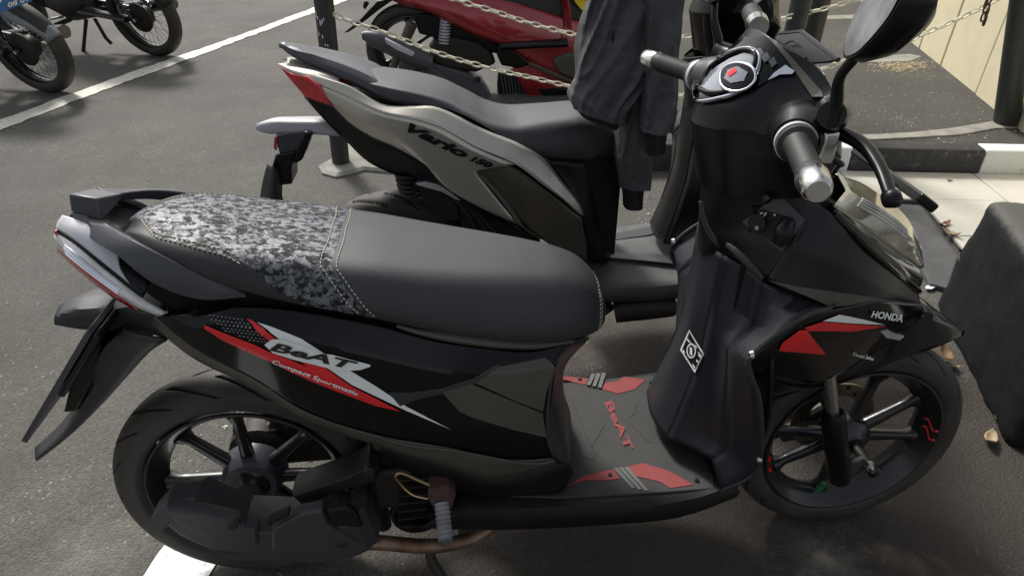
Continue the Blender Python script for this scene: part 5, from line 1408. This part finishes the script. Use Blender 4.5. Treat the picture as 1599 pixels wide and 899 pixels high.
# floor board
rws = [V3((.50, -.13, .22), (.7, -.15, .215), (.95, -.15, .235)), V3((.50, -.165, .255), (.7, -.19, .25), (.97, -.185, .28)), V3((.50, -.165, .285), (.7, -.19, .285), (.97, -.19, .31)), V3((.50, -.10, .295), (.7, -.13, .298), (.97, -.13, .312)), V3((.50, 0, .318), (.7, 0, .320), (.97, 0, .318))]
Geo().grid(skin(mirror_rows(rws), 26, 44)).build('floor_board', mat('dusty_floor_plastic', (.055, .055, .055), .6, bump=.4, bscale=600, dust=.6, dustcol=(.14, .14, .13)), vario, solid=.004, smooth=30)
for k, sg in enumerate((-1, 1)):
    P = [np.array((x, sg * y, .3165)) for x, y in ((.58, .06), (.72, .10), (.90, .16), (.92, .12), (.76, .06), (.60, .03))]
    plate(Geo(), P, .007).build('floor_rib', M['grey_plastic'], vario, smooth=0, bevel=.002)
Geo().tube([V.Y(960, 488, -.16), V.Y(1000, 482, -.17), V.Y(1050, 478, -.16)], [.03, .034, .03], n=14, res=8).build('under_cover', M['engine'], vario)
Geo().tube([V.Y(938, 476, -.12), V.Y(948, 490, -.14)], [.03, .03], n=14).build('engine_boss', M['engine'], vario)
# leg shield, cowl and handlebar cover (same family of body)
sh = np.array([-.055, 0, .015])
def mv(rows_, d=sh): return [[p + d for p in r] for r in rows_]
Geo().grid(skin(mirror_rows(mv([ridge, cen])), 30, 16)).build('leg_shield_spine', M['satin_black'], vario, solid=.004, smooth=40)
sd_ = np.stack([lin([a, a * .45 + b * .55, b], 6) for a, b in zip(A_ + sh, Bq + sh)], 1); wg_ = np.stack([lin([a, b], 5) for a, b in zip(A_ + sh, Wn + sh)], 1)
for nm, Gd in (('leg_shield_side', sd_), ('leg_shield_wing', wg_), ('front_cowl', Vu + sh), ('front_lower_cowl', Vl + sh)):
    for s in (1, -1):
        W = Gd.copy(); W[..., 1] *= s; Geo().grid(W).build(nm, M['satin_black'] if nm.startswith('leg') else M['gloss_black'], vario, solid=.004, smooth=40)
Geo().grid(skin(mirror_rows(mv(rows_neck := [B.row([(1252, 296, -.112), (1262, 343, -.132), (1235, 395, -.140), (1200, 437, -.138)]), B.row([(1150, 294, -.055), (1155, 345, -.068), (1145, 378, -.072), (1135, 398, -.064)]), V3((.838, 0, .846), (.845, 0, .80), (.856, 0, .76), (.864, 0, .715))])), 16, 30)).build('neck_cover', M['satin_black'], vario, solid=.004, smooth=60)
Geo().loft(LL + np.array([-.03, 0, .015])).build('handlebar_cover', M['gloss_black'], vario, smooth=50)
for s in (1, -1):
    b0 = np.array([.858, s * .19, .995]); b1 = np.array([.804, s * .354, .994])
    gr = Geo().tube([b0, b0 + (b1 - b0) * .75], [.021, .020], n=18).build('grip', M['rubber'], vario)
    Geo().tube([b0 + (b1 - b0) * .75, b1], [.023, .02], n=18).build('bar_end', M['alloy'], gr)
    Geo().tube([(.90, s * .14, 1.0), (.90, s * .17, 1.06), (.895, s * .20, 1.14), (.90, s * .22, 1.2)], [.012, .008, .0075, .0075], n=10, res=14).build('mirror_stem', M['gloss_black'], vario, smooth=60)
    c_ = np.array([.90, s * .25, 1.24]); L = []
    for k_, (sc, dx) in enumerate(((1, 0), (1.02, .012), (.8, .03), (.3, .042))):
        L.append([c_ + np.array([dx, math.cos(t) * .075 * sc * s, math.sin(t) * .048 * sc]) for t in np.linspace(0, 2 * math.pi, 28, endpoint=False)])
    Geo().loft(L).build('mirror_shell', M['satin_black'], vario, smooth=50)
Geo().tube([V.Y(1053, 316, -.02), V.Y(1056, 330, -.03)], .01, n=4).build('sticker', M['white_print'], vario)
# front plate holder seen from behind
pp = [V.plane(x, y, (1.02, -.12, .90), np.array([-.8, 0, .6])) for x, y in [(1203, 55), (1251, 50), (1309, 94), (1292, 98), (1262, 100), (1225, 96)]]
plate(Geo(), pp, .006).build('number_plate', M['satin_black'], vario, smooth=0, bevel=.001)
rim_ = [pp[0], pp[1], pp[2]]
Geo().tube(rim_, .006, n=6).build('plate_frame', M['grey_plastic'], vario)
g = Geo(); pc = [V.plane(x, y, (1.02, -.12, .90), np.array([-.8, 0, .6])) + np.array([-.008, 0, .008]) for x, y in [(1228, 76), (1236, 71), (1246, 70), (1248, 73)]]
Geo().tube(pc, .0018, n=6, res=10).build('plate_wire', M['grey_plastic'], vario)
pb_ = [V.plane(x, y, (1.0, -.14, .88), np.array([-.8, 0, .6])) for x, y in [(1268, 104), (1276, 101), (1290, 118), (1284, 118)]]
plate(Geo(), pb_, .004).build('plate_tab', M['alloy'], vario, smooth=0)
Geo().tube([V.plane(1255, 98, (1.02, -.12, .90), np.array([-.8, 0, .6])), np.array([.93, -.02, .93])], .014, n=8).build('plate_stay', M['satin_black'], vario)

# ------------------------------------------------------------------ jacket hung over the grey scooter
M['cloth'] = mat('charcoal_nylon_cloth', (.075, .076, .082), .55, bump=.25, bscale=800, var=.15, vscale=5)
M['rib'] = mat('ribbed_knit', (.022, .023, .025), .8, bump=.3, bscale=1200)
JF = Frame((0, .60, 0), 0)
jk = thing('jacket', 'dark grey bomber jacket hanging sleeves down in front of the grey scooter seat', 'jacket', JF)
def cloth_tube(path, wl, dp, name, m, folds=5, amp=.006, seed=0, rib=False, y0=0.0, n=110, res=110):
    """path: px left/right pairs down the garment; elliptical section with vertical folds."""
    Lp = cr([JF.Y(a, y, y0) for a, b, y in path], res); Rp = cr([JF.Y(b, y2, y0) for (a, b, y), y2 in zip(path, wl)], res)
    from mathutils import noise as mn
    loops = []
    H_ = np.linalg.norm(Lp[-1] - Lp[0])
    for k in range(res):
        t = k / (res - 1); c = (Lp[k] + Rp[k]) / 2; h = (Rp[k] - Lp[k]) / 2; hw_ = np.linalg.norm(h); lp = []
        for a in np.linspace(0, 2 * math.pi, n, endpoint=False):
            ca, sa = math.cos(a), math.sin(a)
            if rib: f = .0012 * math.sin(40 * a)
            else:
                q = Vector((ca * hw_ * 22 + seed * 7.3 + t * 1.3, sa * 1.2, t * H_ * 3.2))
                q2 = Vector((ca * hw_ * 30 + t * H_ * 16, sa * 1.5 + seed, t * H_ * 26 - ca * 1.5))
                f = amp * (1.1 - 2.4 * abs(mn.noise(q))) + amp * .22 * (.6 - 1.6 * abs(mn.noise(q2))) * (.35 + .9 * t)
            sq = 2 / 2.6
            lp.append(c + h * (abs(ca) ** sq * np.sign(ca)) + np.array([0, (dp * abs(sa) ** sq + f) * np.sign(sa) if abs(sa) > .05 else 0, 0]) + h / (hw_ + 1e-9) * f * ca * .5)
        loops.append(lp)
    return Geo().loft(loops).build(name, m, jk, smooth=60)
cloth_tube([(940, 1062, -60), (925, 1050, 0), (909, 1035, 62), (898, 1010, 118), (894, 975, 150), (896, 968, 163)], [-60, 0, 62, 118, 160, 186], .045, 'body', M['cloth'], 5, .019, 1, y0=.0)
cloth_tube([(897, 968, 163), (900, 966, 170), (905, 962, 177)], [186, 193, 199], .042, 'hem', M['rib'], rib=True)
cloth_tube([(985, 1075, -60), (1000, 1060, 0), (1008, 1054, 60), (1008, 1051, 120), (1005, 1048, 170), (1003, 1043, 200)], [-60, 0, 60, 120, 170, 200], .040, 'sleeve', M['cloth'], 3, .012, 2, y0=-.045)
cloth_tube([(1004, 1041, 200), (1006, 1038, 220), (1008, 1036, 238)], [200, 219, 234], .030, 'cuff', M['rib'], rib=True, y0=-.045)
cloth_tube([(955, 1030, 40), (962, 1022, 120), (965, 1016, 200), (964, 1014, 250), (966, 1012, 288)], [40, 120, 200, 250, 288], .038, 'sleeve', M['cloth'], 3, .010, 3, y0=.045)
cloth_tube([(971, 1006, 290), (973, 1003, 305), (974, 1002, 322)], [288, 304, 322], .028, 'cuff', M['rib'], rib=True, y0=.045)
hk_ = np.array([1.165, -.085, 1.175]); tp_ = JF.Y(1000, -60, .0)
Geo().tube([tp_ + np.array([-.03, 0, -.03]), tp_ + np.array([0, 0, .05]), (tp_ + hk_) / 2 + np.array([0, 0, .05]), hk_ + np.array([0, 0, .012]), hk_ + np.array([.03, .02, -.02])], [.075, .07, .045, .022, .016], n=20, res=24, flat=.6).build('collar', M['cloth'], jk, smooth=60)
zp = [JF.Y(x, y, -.052) for x, y in ((957, 30), (957, 60), (954, 95), (950, 110))]
Geo().tube(zp, .0035, n=6, res=20).build('pocket_seam', M['rib'], jk)

# ------------------------------------------------------------------ dark red scooter beyond the chains
M['red_paint'] = mat('dark_red_metallic_paint', (.30, .010, .018), .25, metal=.35, coat=1.0, coat_rough=.04, var=.15, vscale=4)
M['cool_grey'] = mat('dusty_grey_plastic', (.060, .064, .072), .45, dust=.3, dustcol=(.14, .14, .14))
K = Frame((.225, 3.30, 0), .04)
red = thing('parked_scooter', 'dark red scooter with black seat standing beyond the cream chains', 'scooter', K, 'motorbikes parked in the lot')
cast_wheel(red, (0, 0, .262), .262, .052, .068, [90 + k * 60 for k in range(6)])
cast_wheel(red, (1.30, 0, .262), .262, .046, .068, [90 + k * 60 for k in range(6)])
c4 = lambda L, Y: [(530 + x / 5.62, y / 5.62, Y) for x, y in L]
c5 = lambda L, Y: [(740 + x / 5.29, y / 5.29, Y) for x, y in L]
def kslab(poly, y0, y1, name, m, bev=.006, par=None, ins=0, y2=None):
    return slab(Geo(), K, [(p[0], p[1]) for p in poly], y0, y1, ins, y2).build(name, m, par or red, smooth=25, bevel=bev, seg=3)
kslab(c4([(35, 292), (70, 265), (190, 165), (330, 15), (420, -10), (480, 0), (440, 25), (340, 95), (240, 175), (150, 240), (80, 285)], 0), .05, -.05, 'rear_mudguard', M['satin_black'])
kslab(c4([(205, 70), (212, 20), (235, 8), (262, 35), (225, 90)], 0), .02, -.02, 'plate_tab', M['satin_black'])
g = Geo().tube([K.Y(530 + x / 5.62, y / 5.62, -.16) for x, y in ((200, 320), (225, 318), (330, 350), (480, 420), (620, 480), (800, 560))], [.022, .050, .052, .055, .058, .05], n=22, res=30)
sil2 = g.build('silencer', M['cool_grey'], red, smooth=50)
kslab(c4([(400, 340), (520, 400), (660, 470), (640, 500), (500, 440), (410, 380)], 0), -.20, -.235, 'silencer_guard', M['silver_trim'], .003)
Geo().tube([K.Y(530 + x / 5.62, y / 5.62, -.14) for x, y in ((470, 600), (530, 440), (600, 300), (640, 200))], [.022, .026, .03, .034], n=14, res=16).build('rear_stay', M['bronze_plastic'], red)
g = Geo(); s0 = K.Y(697, 25, -.10); s1 = K.Y(693, 68, -.10); sp = []
for t in np.linspace(0, 1, 90):
    a_ = t * 2 * math.pi * 9; sp.append(s0 + (s1 - s0) * t + np.array([math.cos(a_) * .03, math.sin(a_) * .03, 0]))
g.tube(sp, .006, n=6); g.tube([s0, s1], .012, n=8); g.build('rear_shock', M['silver_trim'], red)
kslab(c4([(515, 590), (540, 530), (640, 520), (760, 545), (900, 660), (1000, 720), (1000, 800), (700, 760), (520, 680)], 0), .06, -.17, 'engine_cover', M['cool_grey'], .012)
kslab(c4([(760, 545), (880, 580), (1100, 640), (1250, 720), (1350, 870), (1380, 960), (1000, 960), (900, 700)], 0), .05, -.15, 'crankcase', M['cool_grey'], .012)
for x, y in ((683, 615), (1215, 700)):
    p = K.Y(530 + x / 5.62, y / 5.62, -.175); Geo().lathe([(0, -.006), (.010, -.006), (.018, -.004), (.018, .01)], p, n=14).build('bolt', M['dark_metal'], red)
kslab(c4([(850, 350), (1000, 330), (1200, 370), (1330, 450), (1380, 560), (1200, 640), (1000, 620), (820, 560), (780, 430)], 0), .05, -.12, 'air_box', M['engine'], .02)
kslab(c4([(640, 130), (900, 120), (1000, 200), (1300, 300), (1405, 380), (1405, 480), (1100, 420), (900, 350), (700, 300)], 0), .04, -.08, 'frame_cover', M['satin_black'], .01)
# red side panel
rp = [[(585, -22, -.07), (640, -18, -.10), (720, -8, -.13), (800, 4, -.14), (860, 22, -.14), (930, 40, -.13)],
      [(600, -8, -.09), (650, 4, -.13), (720, 18, -.16), (800, 40, -.17), (860, 62, -.165), (930, 85, -.15)],
      [(615, 2, -.09), (660, 12, -.13), (730, 45, -.165), (790, 68, -.18), (850, 105, -.17), (930, 140, -.15)],
      [(630, 8, -.08), (670, 20, -.12), (735, 52, -.155), (785, 72, -.165), (826, 98, -.16), (930, 160, -.14)]]
panelset(K, red, rp, 'side_panel', M['red_paint'], 40, 20)
panelset(K, red, [[(797, 108, -.16), (826, 100, -.165), (870, 118, -.165), (930, 145, -.15)], [(815, 135, -.16), (840, 135, -.17), (880, 150, -.165), (930, 160, -.15)], [(832, 160, -.14), (850, 162, -.15), (890, 168, -.15), (930, 175, -.14)]], 'lower_side_panel', M['red_paint'], 24, 12)
kslab(c5([(195, 385), (240, 375), (360, 430), (455, 510), (450, 540), (380, 570), (230, 545), (195, 470)], 0), -.10, -.185, 'side_cover', M['gloss_black'], .012)
kslab(c5([(450, 510), (540, 545), (820, 670), (820, 700), (640, 630), (450, 545)], 0), -.12, -.185, 'trim_strip', M['vario_dark'], .006)
kslab(c5([(650, 500), (700, 460), (800, 440), (900, 450), (900, 640), (800, 650), (720, 610), (680, 570)], 0), -.12, -.19, 'footrest_cover', M['vario_dark'], .012)
kslab(c5([(530, 730), (640, 720), (820, 740), (820, 830), (640, 830), (560, 790)], 0), -.12, -.172, 'vent', M['satin_black'], .006)
rad = kslab(c5([(205, 600), (330, 605), (380, 680), (470, 840), (200, 840), (195, 700)], 0), -.05, -.10, 'radiator_cover', M['matte_black'], .004)
for k in range(8):
    x0 = 225 + k * 27; Geo().tube([K.Y(*c5([(x0, 615 + 4 * k)], -.11)[0]), K.Y(*c5([(x0 + 32, 830)], -.11)[0])], .006, n=6).build('radiator_slat', M['cool_grey'], rad)
seat_px(K, red, [(640, -25, -.08), (720, -5, -.12), (790, 10, -.13), (850, 28, -.13), (900, 36, -.12), (940, 38, -.09)], [(640, -60, .06), (720, -58, .1), (790, -52, .1), (850, -40, .09), (900, -30, .08), (940, -15, .05)], 'seat', M['seat_edge'])
st_ = kslab([(893, -8), (923, -10), (922, 4), (915, 20), (908, 16), (898, 4)], -.125, -.145, 'seat_tag', mat('yellow_tag', (.75, .62, .03), .5), .002)
Geo().loft([[np.array([x, s * w, z]) for s, z in ((-1, z0), (-1, z1), (1, z1), (1, z0))] for x, w, z0, z1 in ((-.12, .05, .62, .74), (.15, .09, .48, .72), (.5, .12, .34, .68), (.7, .10, .28, .6), (1.05, .08, .3, .95))]).build('body_core', M['matte_black'], red, smooth=0)
Geo().grid(skin(mirror_rows(mv([ridge, cen], np.array([.02, 0, 0]))), 30, 16)).build('leg_shield_spine', M['satin_black'], red, solid=.004, smooth=40)
for nm, Gd in (('leg_shield_side', sd_), ('leg_shield_wing', wg_), ('front_cowl', Vu + sh), ('front_lower_cowl', Vl + sh)):
    for s in (1, -1):
        W = Gd.copy(); W[..., 1] *= s; W[..., 0] += .08; Geo().grid(W).build(nm, M['satin_black'] if nm.startswith('leg_shield_s') else M['red_paint'], red, solid=.004, smooth=40)
Geo().loft(LL + np.array([.03, 0, .015])).build('handlebar_cover', M['satin_black'], red, smooth=50)
for s in (1, -1):
    Geo().tube([(.91, s * .19, .995), (.86, s * .354, .994)], .021, n=16).build('grip', M['rubber'], red)
Geo().tube([(.55, -.16, .30), (.95, -.17, .31)], .06, n=12, flat=.4).build('floor_board', M['satin_black'], red)

# ------------------------------------------------------------------ two small motorcycles on the far left
M['spoke'] = mat('spoke_wire', (.12, .12, .12), .4, metal=1.0)
M['dark_rim'] = mat('dull_wheel_rim', (.10, .10, .10), .3, metal=1.0)
M['dull_silver'] = mat('dull_silver_mudguard', (.22, .24, .26), .4, metal=.4, dust=.3)
M['plate_blue'] = mat('number_plate_blue', (.03, .16, .40), .4)
M['bike_black'] = mat('worn_black_paint', (.012, .012, .013), .35, dust=.3, dustcol=(.06, .055, .05), vscale=10)
def wire_wheel(par, c, Ro):
    t = tyre_geo(Ro, .050, .072, c, n=220, groove=False).build('tyre', [M['tyre']], par, smooth=50)
    ri = Ro - .070
    rim_ = Geo().lathe([(ri + .004, -.024), (ri + .006, -.020), (ri - .006, -.016), (ri - .010, 0), (ri - .006, .016), (ri + .006, .020), (ri + .004, .024)], c, n=72).build('rim', M['dark_rim'], par, solid=.002, smooth=40)
    Geo().lathe([(0, -.05), (.03, -.05), (.055, -.04), (.065, -.03), (.065, .03), (.03, .05), (0, .05)], c, n=30).build('hub', M['engine'], rim_)
    g = Geo()
    for k in range(36):
        a = k * 2 * math.pi / 36; b = a + (.5 if k % 2 else -.5) ; s = (-1) ** (k // 2)
        g.tube([(c[0] + .055 * math.cos(b), c[1] + s * .03, c[2] + .055 * math.sin(b)), (c[0] + (ri - .006) * math.cos(a), c[1], c[2] + (ri - .006) * math.sin(a))], .0016, n=4, caps=False)
    o = g.build('spokes', M['spoke'], rim_, smooth=0); o['kind'] = 'stuff'
def small_bike(fr, label, plate_txt=None, stand=True):
    t = thing('parked_motorcycle', label, 'motorcycle', fr, 'motorbikes parked in the lot')
    wire_wheel(t, (0, 0, .285), .285); wire_wheel(t, (1.22, 0, .285), .285)
    for s in (1, -1):
        Geo().tube([(0, s * .075, .285), (.2, s * .085, .30), (.48, s * .06, .34)], [.016, .02, .022], n=10, res=10).build('swing_arm', M['bike_black'], t)
        g = Geo(); a = np.array([.02, s * .095, .30]); b = np.array([.16, s * .10, .58]); sp = []
        for u in np.linspace(0, 1, 120):
            q = u * 2 * math.pi * 10; sp.append(a + (b - a) * u + np.array([math.cos(q) * .022, math.sin(q) * .022, 0]))
        g.tube(sp, .004, n=5); g.tube([a, b], .011, n=8); g.build('rear_shock', M['dark_rim'], t)
        Geo().tube([(1.22, s * .075, .285), (1.13, s * .075, .52), (1.03, s * .06, .80)], [.018, .020, .014], n=12).build('fork_leg', M['bike_black'], t)
    Geo().tube([(.06, .088, .29), (.25, .095, .31), (.46, .09, .32)], [.05, .045, .04], n=14, flat=.4).build('chain_cover', M['bike_black'], t)
    Geo().lathe([(0, .03), (.095, .03), (.10, .045), (.07, .06), (0, .06)], (0, 0, .285), n=30).build('brake_drum', M['engine'], t)
    Geo().tube([(.0, .078, .288), (.0, .102, .288)], .013, n=10).build('axle_nut', M['chrome'], t)
    g = Geo().tube([(.45, 0, .35), (.62, 0, .33), (.78, 0, .36)], [.10, .115, .08], n=18); g.build('engine', M['engine'], t, smooth=50)
    for k in range(6): Geo().tube([(.80 + k * .018, 0, .36 + k * .004), (.808 + k * .018, 0, .362 + k * .004)], .075, n=16).build('cooling_fin', M['engine'], t)
    Geo().tube([(.55, .13, .27), (.55, .26, .275)], .016, n=10).build('footrest', M['rubber'], t)
    Geo().tube([(.62, .12, .28), (.72, .17, .27), (.80, .20, .26)], .009, n=8).build('gear_pedal', M['chrome'], t)
    Geo().tube([(.55, -.12, .26), (.30, -.15, .27), (-.15, -.16, .33)], [.02, .045, .04], n=14, res=14).build('silencer', M['dark_rim'], t)
    if stand:
        ft_ = fr.Z(130, 81, .004) if fr is L1_ else np.array((.42, .235, .03))
        Geo().tube([(.44, .10, .26), tuple((np.array((.44, .10, .26)) + ft_) / 2), tuple(ft_)], [.014, .012, .014], n=10, res=10).build('side_stand', M['bike_black'], t)
        Geo().tube([(.40, .06, .26), (.33, .10, .14), (.30, .10, .10)], .013, n=8).build('centre_stand', M['bike_black'], t)
    # rear mudguard and tail
    rw = [[np.array([.285 * 1.14 * math.cos(R(a)) * 1.0, y, .285 + .33 * math.sin(R(a))]) for a in np.linspace(60, 158, 12)] for y in (-.055, -.045, 0, .045, .055)]
    for r_ in (rw[0], rw[-1]):
        for p in r_: p[2] -= .03
    return t
L1_ = Frame((-1.66, 4.34, 0), .14, R(157))
b1 = small_bike(L1_, 'small black motorcycle on its side stand with wire wheels, further from the camera at left')
L2_ = Frame((-2.05, 3.52, 0), .14, R(157))
b2 = small_bike(L2_, 'small motorcycle with silver mudguard and blue plate cut off by the left picture edge')
for fr_, t_, md in ((L1_, b1, M['bike_black']), (L2_, b2, M['dull_silver'])):
    pts = V3((.18, 0, .60), (.05, 0, .62), (-.10, 0, .58), (-.22, 0, .50), (-.30, 0, .40))
    if t_ is b2:
        pts = [fr_.Y(x, y, 0) for x, y in ((12, -2), (30, 14), (55, 26), (78, 42), (92, 56))]
    P_ = cr(pts, 14); T_ = np.gradient(P_, axis=0); loops = []
    for k in range(14):
        n__ = np.cross(T_[k], [0, 1, 0]); n__ /= np.linalg.norm(n__)
        if n__[2] < 0: n__ = -n__
        w = .085 - .03 * k / 13
        loops.append([P_[k] + np.array([0, w * s, 0]) - n__ * .05 * s * s for s in np.linspace(-1, 1, 9)])
    Geo().grid(np.array(loops)).build('rear_mudguard', md, t_, solid=.004, smooth=50)
    Geo().loft([[np.array([x, s * w, z]) for s, z in ((-1, z0), (-1, z1), (1, z1), (1, z0))] for x, w, z0, z1 in ((-.18, .06, .66, .74), (.1, .11, .58, .76), (.45, .12, .50, .74), (.75, .08, .48, .72), (.95, .05, .55, .80))]).build('body_panel', M['bike_black'], t_, smooth=20, bevel=.02)
    Geo().tube([(-.15, 0, .77), (.2, 0, .79), (.5, 0, .76)], [.06, .11, .10], n=16, res=14, flat=.5).build('seat', M['seat_edge'], t_)
    Geo().tube([(1.0, .32, 1.0), (1.03, .1, .95), (1.03, -.1, .95), (1.0, -.32, 1.0)], .013, n=10, res=20).build('handlebar', M['chrome'], t_)
    Geo().tube([(1.0, 0, .95), (1.09, 0, .90)], [.08, .07], n=16).build('headlight', M['clear_lens'], t_)
    Geo().tube([(-.2, 0, .69), (-.24, 0, .68)], [.05, .045], n=12).build('tail_lamp', M['red_lens'], t_)
# plate of the left motorcycle
pq = [np.array(L2_.X(x, y, -.19)) for x, y in ((-8, 23), (50, 2), (46, -20), (-14, 0))]
o = plate(Geo(), pq, .003).build('number_plate', M['plate_blue'], b2, smooth=0)
class _p: pass
_q = _p(); me_ = bpy.data.meshes.new('x'); me_.from_pydata([tuple(p) for p in pq], [], [(0, 1, 2, 3)]); _q.data = me_
bpl = bvh_of([_q]); bpy.data.meshes.remove(me_)
text_decal('plate_lettering', '08 09', (12, 13), (34, -12), (-1.5, -8), L2_, bpl, M['white_print'], o, .004, bold=.03, step=20)
text_decal('plate_lettering', '0 58', (-8, 8), (40, -15), (-2, -11), L2_, bpl, M['white_print'], o, .004, bold=.03, step=20)
